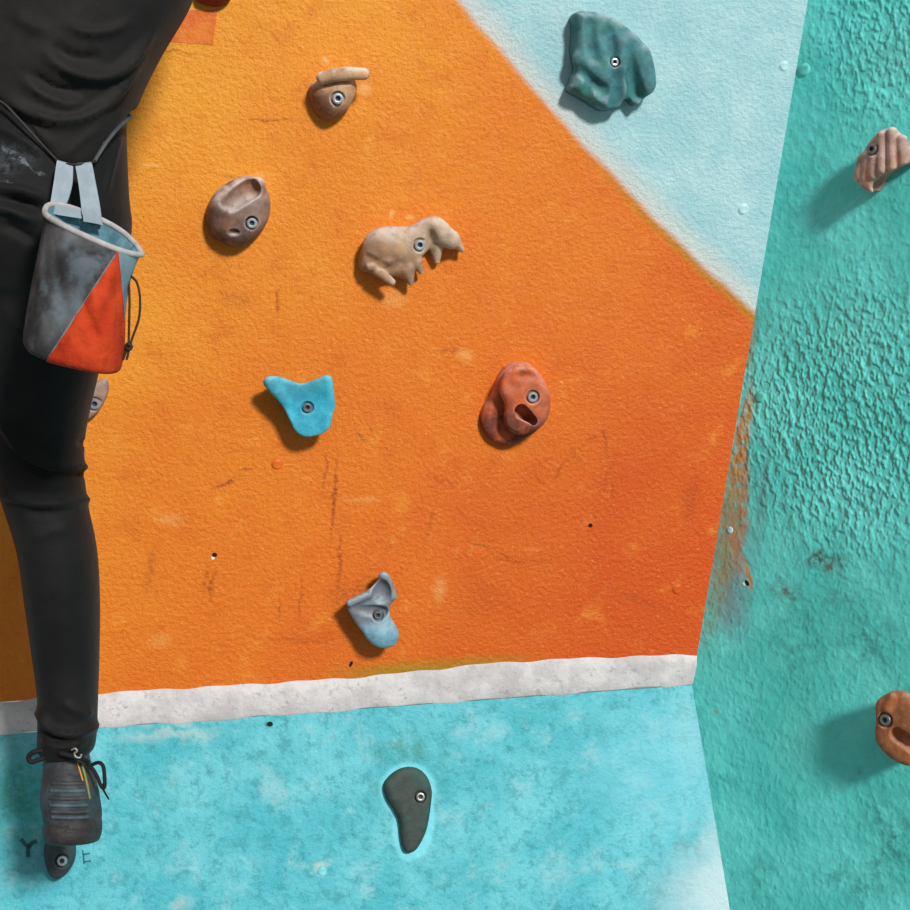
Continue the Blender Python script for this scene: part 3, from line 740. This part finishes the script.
# ------------------------------------------------------------------ the climber
KY = 1.035
def U(u, v, Y): return P(u, v, Y*KY)
class Loft:
    def __init__(s, rows):
        r = []
        for v, uL, uR, Y, b in rows:
            Y *= KY; b *= KY
            r.append((CAM[2]+(455-v)/F*Y, ((uL+uR)/2-455)/F*Y, (uR-uL)/2/F*Y, Y, b))
        r = crom(np.array(r), 6); r = r[np.argsort(r[:, 0])]; s.r = r
    def __call__(s, p, grow=0.0, zmin=None, zmax=None):
        r = s.r; z = p[:, 2]
        g = [np.interp(z, r[:, 0], r[:, i]) for i in (1, 2, 3, 4)]
        a = g[1]*.975+grow; b = g[3]+grow
        dx = (p[:, 0]-g[0])/a; dy = (p[:, 1]-g[2])/b
        k = (np.abs(dx)**2.3+np.abs(dy)**2.3)**(1/2.3)
        d = (k-1)*np.minimum(a, b)
        return smax(d, np.maximum(z-(r[-1, 0] if zmax is None else zmax), (r[0, 0] if zmin is None else zmin)-z), .01)
torso = Loft([(-262, 75, 165, 1.77, .055), (-225, 25, 226, 1.77, .085), (-170, 0, 234, 1.765, .1), (-100, -20, 226, 1.755, .105), (-40, -38, 205, 1.745, .108), (0, -52, 190.5, 1.738, .108), (45, -70, 164, 1.732, .106), (80, -82, 146, 1.73, .103),
              (105, -88, 135.5, 1.735, .101), (117, -91, 131, 1.738, .101), (150, -97, 129.5, 1.745, .104), (185, -102, 130, 1.75, .108)])
pelvis = Loft([(40, -68, 150, 1.728, .096), (62, -76, 145, 1.73, .094), (85, -84, 134, 1.736, .093), (115, -90, 127, 1.742, .097), (150, -97, 127.5, 1.748, .102), (190, -104, 129, 1.752, .112), (225, -110, 131, 1.758, .118), (262, -104, 122, 1.765, .112), (300, -70, 98, 1.77, .085)])
leg = Loft([(215, -62, 129, 1.765, .105), (260, -46, 124, 1.775, .1), (310, -34, 112, 1.79, .092), (370, -21, 97.5, 1.815, .082), (430, -10, 84.5, 1.845, .07), (465, -6, 83, 1.86, .066), (500, 3.5, 85.5, 1.87, .066), (550, 19.5, 95, 1.885, .068), (600, 27, 98, 1.898, .066), (650, 33.5, 98, 1.91, .058), (695, 39, 97, 1.918, .051), (725, 39, 96, 1.922, .048), (746, 38.5, 94.5, 1.924, .047), (756, 42, 90, 1.925, .045)])
hipL, kneeL, ankL = U(-72, 232, 1.755), U(-330, 330, 1.70), U(-322, 590, 1.9)
shR, shL = U(190, -205, 1.77), U(48, -205, 1.77)
elR, elL = U(205, -400, 1.77), U(-110, -370, 1.76)
hdR0 = UP.px(190, -575, .06); hdL0 = UP.px(-60, -560, .06)
wrR, wrL = UP.world(hdR0)-np.array([0, .03, .02]), UP.world(hdL0)-np.array([0, .03, .02])
headc = U(112, -395, 1.735); neck0 = U(118, -250, 1.765)
def hand(p, w, sgn):
    """palm lying on the wall, fingers bent over it"""
    up = UP.e2; out = UP.n; side = UP.e1*sgn
    d = ell(p, w+up*.055, (.042, .022, .05))
    for i, (o, l) in enumerate([(-.031, .062), (-.010, .074), (.011, .069), (.031, .054)]):
        b = w+up*.092+side*o; m = b+up*l*.5+out*.010; e = m+up*l*.42-out*.016; t = e+up*l*.2-out*.014
        dd = np.minimum(np.minimum(rc(p, b, m, .0092, .0085), rc(p, m, e, .0085, .0078)), rc(p, e, t, .0078, .0068))
        d = smin(d, dd, .004)
    b = w+up*.03-side*.036; m = b-side*.026+up*.03+out*.004; e = m-side*.008+up*.028-out*.006
    return smin(d, np.minimum(rc(p, b, m, .0125, .0105), rc(p, m, e, .0105, .0085)), .008)
def body_sdf(p):
    d = torso(p, -.018); d = smin(d, pelvis(p, -.018), .02); d = smin(d, leg(p, -.016), .02)
    d = smin(d, rc(p, hipL, kneeL, .086, .056), .03); d = smin(d, rc(p, kneeL, ankL, .054, .034), .02)
    d = smin(d, rc(p, neck0-np.array([0, 0, .03]), headc-np.array([0, 0, .03]), .062, .055), .02)
    hd = ell(p, headc+np.array([0, .005, .02]), (.076, .098, .105))
    hd = smin(hd, ell(p, headc+np.array([0, .035, -.05]), (.055, .06, .062)), .03)
    hd = smin(hd, rc(p, headc+np.array([0, .098, .012]), headc+np.array([0, .118, -.02]), .009, .013), .01)
    for s in (-1, 1):
        hd = smax(hd, -ell(p, headc+np.array([s*.032, .115, .018]), (.018, .016, .011)), .01)
        hd = smin(hd, ell(p, headc+np.array([s*.032, .088, .016]), (.013, .013, .012)), .003)
        hd = smin(hd, ell(p, headc+np.array([s*.08, -.005, .0]), (.010, .02, .032)), .006)
    hd = smin(hd, ell(p, headc+np.array([0, .094, -.052]), (.024, .012, .007)), .005)
    hd = smax(hd, -rc(p, headc+np.array([-.022, .108, -.052]), headc+np.array([.022, .108, -.052]), .002, .002), .002)
    d = smin(d, hd, .02)
    for sh, el, wr, sg in ((shR, elR, wrR, 1), (shL, elL, wrL, -1)):
        d = smin(d, rc(p, sh, el, .05, .041), .03); d = smin(d, rc(p, el, wr, .041, .027), .02)
        d = smin(d, hand(p, wr, sg), .012)
    # feet inside the shoes
    d = smin(d, rc(p, U(68, 740, 1.93), U(70, 815, 1.925), .026, .026), .02)
    d = smin(d, rc(p, U(70, 812, 1.935), U(63, 824, 2.01), .022, .015), .02)
    d = smin(d, rc(p, ankL, ankL+np.array([.02, .1, -.06]), .034, .022), .02)
    return d
def build_sdf(name, fn, lo, hi, h, mat, parent, fl=None, rel=2):
    V, Q = surface_nets(fn, lo, hi, h); V = relax(V, Q, rel, .5)
    if fl: V = folds(V, vnormals(V, Q), fl)
    return mesh_obj(name, V, Q, mat, parent)

skin = simple_mat('skin', (206, 150, 118), .5, 0, .06, 40, .1)
def cloth(name, c, extra=None):
    t = NT(name, .72, .2)
    t.b.inputs['Sheen Weight'].default_value = .04; t.b.inputs['Sheen Roughness'].default_value = .5
    c1 = lin(c); c2 = lin(tuple(x*1.35+3 for x in c))
    col = t.mix(t.step(t.noise(14, 5, .6), .35, .7), c1, c2)
    if extra: col = extra(t, col)
    wv = t.noise(900, 2)
    return t.done(col, t.bump(t.noise(60, 4), .25, .004, t.bump(wv, .3, .0008)))
SHIRT = cloth('black_jersey', (24, 22, 21))
def scuff(t, col):
    w = t.warp(40, .03)
    for (u, v, Y, r1, r2, rot, am) in [(10, 150, 1.645, .014, .003, 25, .4), (22, 163, 1.645, .018, .0028, 38, .6), (4, 168, 1.645, .012, .01, 0, .2), (6, 181, 1.645, .016, .003, 25, .45), (38, 172, 1.645, .012, .0024, 12, .35), (8, 158, 1.645, .05, .03, 0, .12)]:
        c = U(u, v, Y)
        m = t.mapping(tuple(c), (0, math.radians(rot), 0), (r1, .2, r2), w)
        nd = t.n('ShaderNodeVectorMath', operation='LENGTH'); t.link(m, nd.inputs[0])
        col = t.mix(t.math('MULTIPLY', t.math('MULTIPLY', t.step(nd.outputs['Value'], 1, .3), t.step(t.noise(110, 5, .7), .38, .62)), am), col, lin((128, 138, 146)))
    return col
TROUS = cloth('black_trouser_cloth', (17, 16, 16), scuff)
person = empty('person', Matrix.Translation(Vector(tuple(U(62, 845, 2.02)))))
tag(person, 'climber in black shirt and black trousers seen from behind, one foot on a small hold', 'person')
PI_ = person.matrix_world.inverted()
def child(o, par):
    o.parent = par
    o.matrix_parent_inverse = par.matrix_world.inverted() if par.type == 'EMPTY' else PI_
    return o
child(build_sdf('body', body_sdf, (-1.08, 1.4, .9), (0.08, 2.3, 3.05), .0065, skin, None, None, 1), person)
hairm = simple_mat('dark_hair', (34, 24, 20), .6, 0, .2, 120, .5)
def hair_sdf(p):
    d = ell(p, headc+np.array([0, -.004, .027]), (.086, .106, .112))
    cut = (p[:, 1]-(headc[1]+.052))*.8-(p[:, 2]-(headc[2]+.03))*.6
    d = smax(d, cut, .01); return smax(d, (headc[2]-.062)-p[:, 2], .02)
child(build_sdf('hair', hair_sdf, headc-.16, headc+.18, .005, hairm, None), person)

# shirt: torso and sleeves; its gathered lower edge follows the waist cord
hem_u = [-120, -40, 0, 30, 57, 76, 95, 112, 125, 131, 150]; hem_v = [78, 90, 100, 128, 163, 168, 164, 140, 122, 117, 112]
def shirt_sdf(p):
    d = torso(p, .001)
    for sh, el, wr in ((shR, elR, wrR), (shL, elL, wrL)):
        d = smin(d, rc(p, sh, el, .06, .05), .04); d = smin(d, rc(p, el, el+(wr-el)*.9, .05, .036), .02)
    q = p-CAM; u = 455+F*q[:, 0]/np.maximum(q[:, 1], .1); v = 455-F*q[:, 2]/np.maximum(q[:, 1], .1)
    hv = np.where(q[:, 1] < 1.745*KY, np.interp(u, hem_u, hem_v), 112)
    return smax(d, (v-hv)*.0009, .006)
shirt_f = [([(62, 22), (85, 32), (112, 30), (135, 18)], 0.0078, 4), ([(40, 48), (60, 66), (90, 76), (118, 70), (140, 48), (160, 22)], 0.0137, 5), ([(50, 42), (75, 58), (105, 56)], -0.0078, 5),
           ([(20, 76), (42, 94), (66, 104), (88, 100)], 0.0097, 4.5), ([(28, 70), (55, 88), (85, 90)], -0.0078, 4), ([(2, 95), (22, 110), (52, 120), (80, 118), (106, 102), (130, 76), (150, 50)], 0.0117, 5), ([(4, 106), (30, 122), (60, 134)], -0.0059, 5),
           ([(62, 158), (80, 142), (105, 124)], 0.0039, 3), ([(10, 10), (30, 25), (50, 28)], 0.0059, 6)]
child(build_sdf('shirt', shirt_sdf, (-1.05, 1.4, 1.8), (0.08, 2.25, 2.98), .0055, SHIRT, None, shirt_f), person)
def trousers_sdf(p):
    d = smin(pelvis(p), leg(p), .008)
    d = smin(d, rc(p, hipL, kneeL, .092, .066), .03)
    d = smin(d, rc(p, kneeL, kneeL+(ankL-kneeL)*.93, .064, .048), .02)
    return d
tr_f = [([(-14, 410), (8, 432), (22, 452), (48, 465), (83, 467), (106, 465)], 0.0110, 4), ([(6, 440), (25, 462), (50, 474), (80, 475), (106, 474)], -0.0080, 4), ([(-28, 480), (0, 492), (35, 503), (65, 503), (84, 500), (108, 496)], 0.0100, 4), ([(20, 512), (50, 512), (80, 508)], -0.0050, 4),
        ([(22, 540), (50, 532), (80, 524)], 0.0040, 6), ([(84, 440), (84, 447)], -0.0060, 5), ([(24, 704), (42, 716), (52, 730), (72, 734), (90, 728), (112, 718)], 0.0120, 4), ([(44, 726), (55, 738), (75, 741)], -0.0060, 4), ([(60, 700), (80, 712), (94, 712)], 0.0060, 4), ([(40, 738), (60, 747), (90, 740)], 0.0080, 3.5),
        ([(-40, 184), (0, 188), (25, 192), (50, 200)], 0.0120, 4), ([(0, 198), (25, 203), (48, 212)], -0.0100, 4), ([(-40, 202), (0, 208), (20, 214), (42, 226)], 0.0120, 4.5), ([(-40, 118), (0, 128), (25, 142), (50, 158)], 0.0060, 4), ([(0, 222), (20, 232), (40, 244)], -0.0080, 5),
        ([(104, 200), (112, 165), (122, 128)], 0.0040, 3), ([(0, 300), (20, 330), (60, 350)], 0.0060, 8)]
child(build_sdf('trousers', trousers_sdf, (-1.08, 1.6, 1.05), (0.0, 2.12, 2.16), .0048, TROUS, None, tr_f), person)

# ------------------------------------------------------------------ right climbing shoe, heel towards us
def shoe_mat(name, c, c2, rough=.6, tint=None, ta=0):
    t = NT(name, rough, .3); col = t.mix(t.step(t.noise(50, 5, .65), .35, .7), lin(c), lin(c2))
    if tint: col = t.mix(t.step(t.noise(36, 4), .48, .64, 0, ta), col, lin(tint))
    return t.done(col, t.bump(t.noise(300, 4), .35, .002))
RUB = shoe_mat('dark_rubber', (44, 40, 40), (62, 58, 58)); UPR = shoe_mat('worn_grey_leather', (46, 46, 48), (70, 72, 74), .6, (46, 78, 86), .35)
def shoe_upper(p):
    d = rc(p, U(66, 752, 1.925), U(68, 792, 1.915), .032, .034)
    d = smin(d, ell(p, U(70, 806, 1.915), (.037, .047, .050)), .02)
    d = smin(d, rc(p, U(75, 772, 1.925), U(84, 814, 1.925), .018, .022), .015)
    d = smin(d, rc(p, U(72, 822, 1.925), U(58, 838, 2.095), .032, .020), .02)
    d = smax(d, p[:, 2]-U(66, 745, 1.92)[2], .006)
    return smax(d, U(72, 838, 1.87)[2]-(p[:, 2]+(p[:, 1]-1.87*KY)*.18), .008)
def shoe_rand(p):
    d = smin(ell(p, U(72.5, 829, 1.917), (.0385, .0535, .044)), rc(p, U(71, 827, 1.93), U(58, 838, 2.095), .0335, .023), .02)
    top = U(70, 819, 1.87)[2]; bot = U(72, 846.5, 1.87)[2]
    zs = p[:, 2]+(p[:, 1]-1.87*KY)*.18          # sole rises to the heel
    d = smax(d, zs-top, .004); d = smax(d, bot-zs, .008)
    return d
sr = build_sdf('climbing_shoe', shoe_upper, U(70, 800, 1.92)-np.array([.09, .12, .13]), U(70, 800, 1.92)+np.array([.09, .27, .13]), .0022, UPR, None,
               [([(50, 775), (66, 772), (84, 776)], -.0015, 2.5), ([(60, 765), (70, 760), (80, 766)], .002, 3)])
child(sr, person)
def sub(o): o.parent = sr; return o
rd = sub(build_sdf('heel_rand', shoe_rand, U(70, 815, 1.93)-np.array([.09, .13, .09]), U(70, 815, 1.93)+np.array([.09, .27, .09]), .0022, RUB, None,
         [([(50, 835), (70, 831), (97, 834)], -.002, 1.8), ([(46, 826), (62, 829), (68, 825)], -.003, 2)])); rd['label'] = 'black rubber heel rand'
def onto(fn, u, v, y0=1.8, y1=2.18, off=0.0):
    Y = np.linspace(y0, y1, 400); pts = np.array([P(u, v, y) for y in Y]); d = fn(pts)
    i = np.argmax(d < off); return pts[i] if d[i] < off else P(u, v, (y0+y1)/2)
RIB = shoe_mat('blue_grey_rubber_rib', (58, 72, 78), (84, 100, 106))
RIBD = shoe_mat('dark_rubber_rib', (52, 52, 54), (74, 78, 80))
for i, (v, a, b) in enumerate([(783, 52, 83), (790.5, 51, 84.5), (798, 50, 86), (805, 50, 87), (811.5, 51, 87.5), (817, 52, 88)]):
    pts = [onto(shoe_upper, u, v+.8*math.sin((u-a)/(b-a)*math.pi)) for u in np.linspace(a, b, 9)]
    V, Fc = tube(pts, .0031, 8, n=3); sub(mesh_obj('heel_rib', V, Fc, RIB if i in (1, 3, 5) else RIBD, None))
def pts_on(px, fn=shoe_upper, off=0.0): return [onto(fn, u, v, off=off) for u, v in px]
TRIMO = simple_mat('orange_webbing', (206, 138, 52), .7); TRIMG = simple_mat('yellow_green_webbing', (128, 136, 70), .7)
V, Fc = tube(pts_on([(77, 762), (80, 771), (83, 781)]), .0022, 8, flat=.5); sub(mesh_obj('edge_webbing', V, Fc, TRIMO, None))
V, Fc = tube(pts_on([(82, 764), (85, 775), (87.5, 786), (90, 799)]), .0034, 8, flat=.5); o = sub(mesh_obj('edge_webbing', V, Fc, TRIMG, None)); o['label'] = 'yellow-green webbing'
LACE = simple_mat('black_lace', (22, 20, 20), .8)
# left pull tab, metal clip, right lace loop
V, Fc = tube([U(49, 756, 1.893), U(42, 751, 1.885), U(34, 752, 1.88), U(28.5, 757, 1.88), U(31, 762, 1.88), U(38, 760, 1.882), U(47, 757, 1.89)], .0036, 8, flat=1); sub(mesh_obj('pull_loop', V, Fc, LACE, None))
CLIP = simple_mat('grey_clip', (150, 146, 138), .4, .5)
V, Fc = tube([U(71.5, 750, 1.872), U(75, 748.5, 1.871), U(77, 751, 1.871), U(74.5, 753.5, 1.871), U(76, 757, 1.871), U(80, 757.5, 1.873), U(81.5, 754, 1.874)], .0015, 8); sub(mesh_obj('lace_clip', V, Fc, CLIP, None))
V, Fc = tube([U(60, 753, 1.873), U(68, 755, 1.872), U(80, 758, 1.876), U(88, 762, 1.89)], .0034, 8); sub(mesh_obj('ankle_lace', V, Fc, LACE, None))
V, Fc = tube([U(87, 764, 1.893), U(92, 768, 1.89), U(97, 776, 1.888), U(101, 786, 1.888), U(104.5, 787, 1.888), U(104.5, 776, 1.889), U(103, 766, 1.89), U(98, 762.5, 1.892), U(90, 766, 1.895)], .0027, 8); sub(mesh_obj('lace_loop', V, Fc, LACE, None))
V, Fc = tube([U(101.5, 784, 1.888), U(104, 791, 1.888), U(109, 799.5, 1.889)], [.0022, .0015, .0012], 8); sub(mesh_obj('lace_end', V, Fc, LACE, None))
# left shoe, beyond the left edge of the frame
def shoe_l(p):
    a = ankL+np.array([0, .01, -.02])
    d = smin(rc(p, a+np.array([0, 0, .03]), a+np.array([0, 0, -.03]), .041, .043), rc(p, a+np.array([0, .01, -.05]), a+np.array([.02, .12, -.065]), .04, .03), .02)
    return smax(d, (a[2]-.085)-p[:, 2], .006)
child(build_sdf('climbing_shoe', shoe_l, ankL-.14, ankL+.2, .004, UPR, None), person)

# ------------------------------------------------------------------ chalk bag
CB = empty('chalk_bag', Matrix.Translation(Vector(tuple(U(78, 300, 1.56)))))
tag(CB, 'grey chalk bag with an orange-red corner panel hanging from the climber\'s waist cord', 'chalk bag')
CBI = CB.matrix_world.inverted()
def cbp(o): o.parent = CB; o.matrix_parent_inverse = CBI; return o
def lerp_rows(rows, t):
    T = [r[0] for r in rows]; return [np.interp(t, T, [r[i] for r in rows]) for i in range(1, len(rows[0]))]
bag_rows = [  # t, uL, vL, uR, vR, Y, halfdepth, front sag, back rise
    (0.0, 45, 211.5, 142, 254, 1.575, .046, 6.5, 17), (.08, 43.5, 224, 136, 262, 1.573, .050, 7, 14), (.25, 38.5, 250, 128.5, 284, 1.570, .054, 8, 8), (.5, 31, 285, 124.5, 314, 1.568, .056, 9, 4),
    (.75, 25.5, 318, 123.5, 344, 1.566, .054, 10, 0), (.93, 23, 340, 120.5, 365, 1.566, .050, 10, 0), (1.0, 27, 348, 117, 368.5, 1.566, .044, 9, 0)]
bag_rows = [tuple(r) for r in crom(np.array(bag_rows), 4)]
def bag_pt(th, t, inset=0.0):
    uL, vL, uR, vR, Y, b, fs, br = lerp_rows(bag_rows, t)
    c, s = math.cos(th), math.sin(th)
    e = .82; e2 = e if c < 0 else e+(1.45-e)*c*max(0, 1-t*1.3)
    cc = math.copysign(abs(c)**e, c); ss = math.copysign(abs(s)**e2, s)
    u = (uL+uR)/2+cc*(uR-uL)/2*(1-inset); v = (vL+vR)/2+cc*(vR-vL)/2*(1-inset)
    v += fs*ss if s > 0 else br*ss
    v += 1.2*math.sin(3*th+9*t)*math.sin(math.pi*t); 
    wob = .0032*math.sin(4*th+8*t)+.0026*math.sin(9*th-11*t+1)+.0016*math.sin(15*th+17*t)
    return U(u, v, Y-(b+wob*math.sin(math.pi*min(t*1.2, 1)))*ss*(1-inset))
NT_, NS = 96, 56
def bag_shell(inset, t0, t1, bottom):
    bm = bmesh.new(); grid = []
    for j in range(NS+1):
        t = t0+(t1-t0)*j/NS
        grid.append([bm.verts.new(bag_pt(2*math.pi*i/NT_, t, inset)) for i in range(NT_)])
    for j in range(NS):
        for i in range(NT_):
            k = (i+1) % NT_; bm.faces.new((grid[j][i], grid[j][k], grid[j+1][k], grid[j+1][i]))
    if bottom: bm.faces.new(grid[-1])
    return bm
bm = bag_shell(0, 0, 1, True)
cam = Vector(CAM)
def cut(a, b):
    n = Vector(np.cross(ray(*a), ray(*b))); n.normalize()
    bmesh.ops.bisect_plane(bm, geom=bm.verts[:]+bm.edges[:]+bm.faces[:], plane_co=cam, plane_no=n, dist=1e-6); return n
n1 = cut((117, 252), (45, 363)); n2 = cut((118, 252), (125, 335)); 
bmesh.ops.recalc_face_normals(bm, faces=bm.faces)
side = lambda n, f: (f.calc_center_median()-cam).dot(n)
ref1 = Vector(ray(110, 340)).dot(n1) > 0; ref2 = Vector(ray(110, 340)).dot(n2) > 0
groups = {'pouch': [], 'corner_panel': [], 'side_panel': []}
for f in bm.faces:
    c = f.calc_center_median(); front = c.y < lerp_rows(bag_rows, .5)[4]*KY-.001 and f.normal.dot(c-cam) < 0
    in1 = (side(n1, f) > 0) == ref1; in2 = (side(n2, f) > 0) == ref2
    uu = 455+F*c.x/c.y
    if front and in1 and in2: groups['corner_panel'].append(f)
    elif (front and in1 and not in2) : groups['side_panel'].append(f)
    else: groups['pouch'].append(f)
def cloth2(name, c, c2, c3=None, amt=.5, scale=22, bump=.4):
    t = NT(name, .85, .2); col = t.mix(t.step(t.noise(scale, 5, .6), .38, .66), lin(c), lin(c2))
    if c3: col = t.mix(t.step(t.noise(scale*.8, 4, .6, t.mapping((2, 3, 1), (0, 0, 0), (1, 1, 1))), .5, .66, 0, amt), col, lin(c3))
    return t.done(col, t.bump(t.noise(38, 4), bump, .006, t.bump(t.noise(700, 2), .3, .0008)))
GREYC = cloth2('mottled_grey_canvas', (50, 50, 52), (86, 86, 87), (112, 126, 134), .5); REDC = cloth2('orange_red_canvas', (176, 50, 20), (196, 66, 28), (140, 34, 12), .6, 24, .9)
BLUC = cloth2('grey_blue_canvas', (104, 132, 142), (132, 158, 166)); LINER = cloth2('teal_blue_fleece', (92, 138, 152), (128, 172, 182), None, .5, 60)
for nm, mt in (('pouch', GREYC), ('corner_panel', REDC), ('side_panel', BLUC)):
    fs = groups[nm]; vm = {}; V = []; Fc = []
    for f in fs:
        idx = []
        for v in f.verts:
            if v.index not in vm or True:
                key = tuple(round(x, 7) for x in v.co)
                if key not in vm: vm[key] = len(V); V.append(v.co[:])
                idx.append(vm[key])
        Fc.append(idx)
    o = cbp(mesh_obj(nm, V, Fc, mt, None))
    md = o.modifiers.new('thickness', 'SOLIDIFY'); md.thickness = .0012 if nm == 'pouch' else .0026; md.offset = -1 if nm == 'pouch' else 0.2
    if nm == 'corner_panel': o['label'] = 'orange-red corner panel'
    if nm == 'side_panel': o['label'] = 'grey-blue panel under the spout of the rim'
bm.free()
b2 = bag_shell(.05, .01, .6, True); me = bpy.data.meshes.new('liner'); bmesh.ops.reverse_faces(b2, faces=b2.faces); b2.to_mesh(me); b2.free(); me.materials.append(LINER)
me.polygons.foreach_set('use_smooth', [True]*len(me.polygons)); o = bpy.data.objects.new('liner', me); link(o); cbp(o)
WEB = cloth2('pale_grey_webbing', (150, 164, 172), (162, 176, 184), None, .5, 60, .2); PIPE = cloth2('pale_grey_piping', (170, 164, 162), (190, 186, 184), None, .5, 60, .2)
V, Fc = tube([bag_pt(2*math.pi*i/48, .004) for i in range(48)], .0036, 10, True, 2); o = cbp(mesh_obj('rim_binding', V, Fc, PIPE, None)); fix_normals(o)
SEAM = simple_mat('grey_seam_thread', (120, 116, 112), .8)
def bag_front(u, v):
    best = None
    for t in np.linspace(.0, 1, 160):
        for th in np.linspace(.05, math.pi-.05, 60):
            pass
    return best
# stitched seam line down the edge of the red panel
bvh_me = bpy.data.objects
from mathutils.bvhtree import BVHTree
bb = bag_shell(0, 0, 1, True); BV = BVHTree.FromBMesh(bb)
def on_bag(u, v, off=.0012):
    r = Vector(ray(u, v)).normalized(); h_ = BV.ray_cast(cam, r)
    return np.array(h_[0] if h_[0] is not None else U(u, v, 1.52))-np.array(r)*off
V, Fc = tube([on_bag(117-72*k, 252+111*k) for k in np.linspace(.03, .96, 14)], .0011, 6, n=2); cbp(mesh_obj('seam_piping', V, Fc, SEAM, None))
# straps looped over the cord
def strap(px_top, px_bot, w, name='strap'):
    """flat webbing between two short edges: list of (uL, vL, uR, vR, Y)"""
    rows = crom(np.array(px_top), 6); V = []; Fc = []
    for uL, vL, uR, vR, Y in rows:
        a, b = U(uL, vL, Y), U(uR, vR, Y)
        V += [a, b, b+np.array([0, .0022, 0]), a+np.array([0, .0022, 0])]
    n = len(rows)
    for i in range(n-1):
        for k in range(4): Fc.append((i*4+k, i*4+(k+1) % 4, i*4+4+(k+1) % 4, i*4+4+k))
    Fc += [(0, 1, 2, 3), (4*n-4, 4*n-1, 4*n-2, 4*n-3)]
    o = cbp(mesh_obj(name, V, Fc, WEB, None, False)); fix_normals(o); return o
strap([(57.5, 160, 72, 164, 1.634), (56.5, 163, 72.8, 166, 1.626), (54, 180, 72, 184, 1.622), (51.5, 196, 68.5, 198, 1.620), (50.5, 204.5, 65.5, 206, 1.617), (53, 212, 68, 213.5, 1.612)], None, 0)
strap([(75.5, 163, 90.5, 162, 1.634), (75.5, 166, 92, 165, 1.626), (78.5, 184, 95.5, 183, 1.622), (80.5, 200, 98.5, 199, 1.619), (81.5, 209, 100, 208, 1.615), (83, 221, 102, 223.5, 1.610)], None, 0)
strap([(52, 204.5, 53.5, 214, 1.604), (60, 205, 62, 215.5, 1.604), (80, 209.5, 81.5, 218.5, 1.606)], None, 0, 'strap_stitching')
strap([(82.5, 209, 83.5, 221.5, 1.602), (92, 208.5, 93, 223, 1.602), (100, 208.5, 102.5, 225, 1.602)], None, 0, 'strap_stitching')
# waist cord lying on the shirt edge
CORD = simple_mat('dark_grey_cord', (40, 40, 42), .6); CORDL = simple_mat('grey_flat_cord', (66, 68, 72), .6)
def body_on(u, v, off=.002):
    f_ = lambda p: np.minimum(torso(p, .004), pelvis(p, .004))
    return onto(f_, u, v, 1.55, 1.87, off)
cordL = [(-60, 84), (-30, 90), (0, 101), (18, 118), (38, 140), (57, 160)]
V, Fc = tube([body_on(u, v) for u, v in cordL]+[U(64, 164, 1.630), U(84, 164, 1.630)]+[body_on(95, 161)], .0017, 8, n=5); cbp(mesh_obj('waist_cord', V, Fc, CORD, None))
V, Fc = tube([body_on(u, v) for u, v in [(94, 162), (100, 152), (108, 140), (118, 128), (128, 119)]]+[U(131, 117, 1.735), U(127, 115, 1.78)], .0027, 8, n=5, flat=.45, up=(0, -1, 0)); o = cbp(mesh_obj('waist_cord', V, Fc, CORDL, None)); o['label'] = 'lighter grey flat end of the cord'
# drawcord with knot
DC = simple_mat('brown_drawcord', (46, 34, 26), .7)
V, Fc = tube([U(131, 276, 1.56), U(137, 283, 1.555), U(140, 298, 1.552), U(139, 318, 1.55), U(133, 336, 1.55), U(129, 347, 1.55), U(129, 330, 1.553), U(129.5, 300, 1.555), U(128.5, 281, 1.558)], .0014, 8, n=6); cbp(mesh_obj('drawcord', V, Fc, DC, None))
V, Fc = tube([U(126, 346, 1.549), U(129, 344, 1.547), U(131, 347, 1.548), U(128, 350, 1.547), U(126, 347, 1.549), U(125.5, 352, 1.549), U(123, 360, 1.549)], [.0022, .0025, .0025, .0022, .002, .0016, .0014], 8); cbp(mesh_obj('cord_knot', V, Fc, DC, None))
V, Fc = tube([U(129, 348, 1.549), U(128, 354, 1.549), U(126.5, 360, 1.549)], .0014, 8); cbp(mesh_obj('cord_end', V, Fc, DC, None))

# ------------------------------------------------------------------ light
def sun(d, energy, angle, col=(1, 1, 1)):
    l = bpy.data.lights.new('sun', 'SUN'); l.energy = energy; l.angle = math.radians(angle); l.color = col
    o = bpy.data.objects.new('key_light', l); link(o)
    o.rotation_euler = Vector(d).to_track_quat('-Z', 'Y').to_euler(); o.location = (1, -2, 4); return o
def area(name, loc, target, size, power, col=(1, 1, 1)):
    l = bpy.data.lights.new(name, 'AREA'); l.energy = power; l.size = size; l.color = col
    o = bpy.data.objects.new(name, l); link(o); o.location = loc
    o.rotation_euler = (Vector(target)-Vector(loc)).to_track_quat('-Z', 'Y').to_euler(); return o
sun((-.52, 1, -.52), 3.45, 8, (1, .985, .96))
w = bpy.data.worlds.new('hall'); SC.world = w; w.use_nodes = True
bg = w.node_tree.nodes['Background']; bg.inputs[0].default_value = (.93, .97, 1, 1); bg.inputs[1].default_value = .33

# ------------------------------------------------------------------ camera
cd = bpy.data.cameras.new('camera'); cd.sensor_width = 36; cd.lens = 36*F/910; cd.clip_start = .05
co = bpy.data.objects.new('camera', cd); link(co); co.location = tuple(CAM); co.rotation_euler = (math.pi/2, 0, 0)
SC.camera = co
SC.view_settings.view_transform = 'Standard'; SC.view_settings.look = 'None'; SC.view_settings.exposure = 0; SC.view_settings.gamma = 1
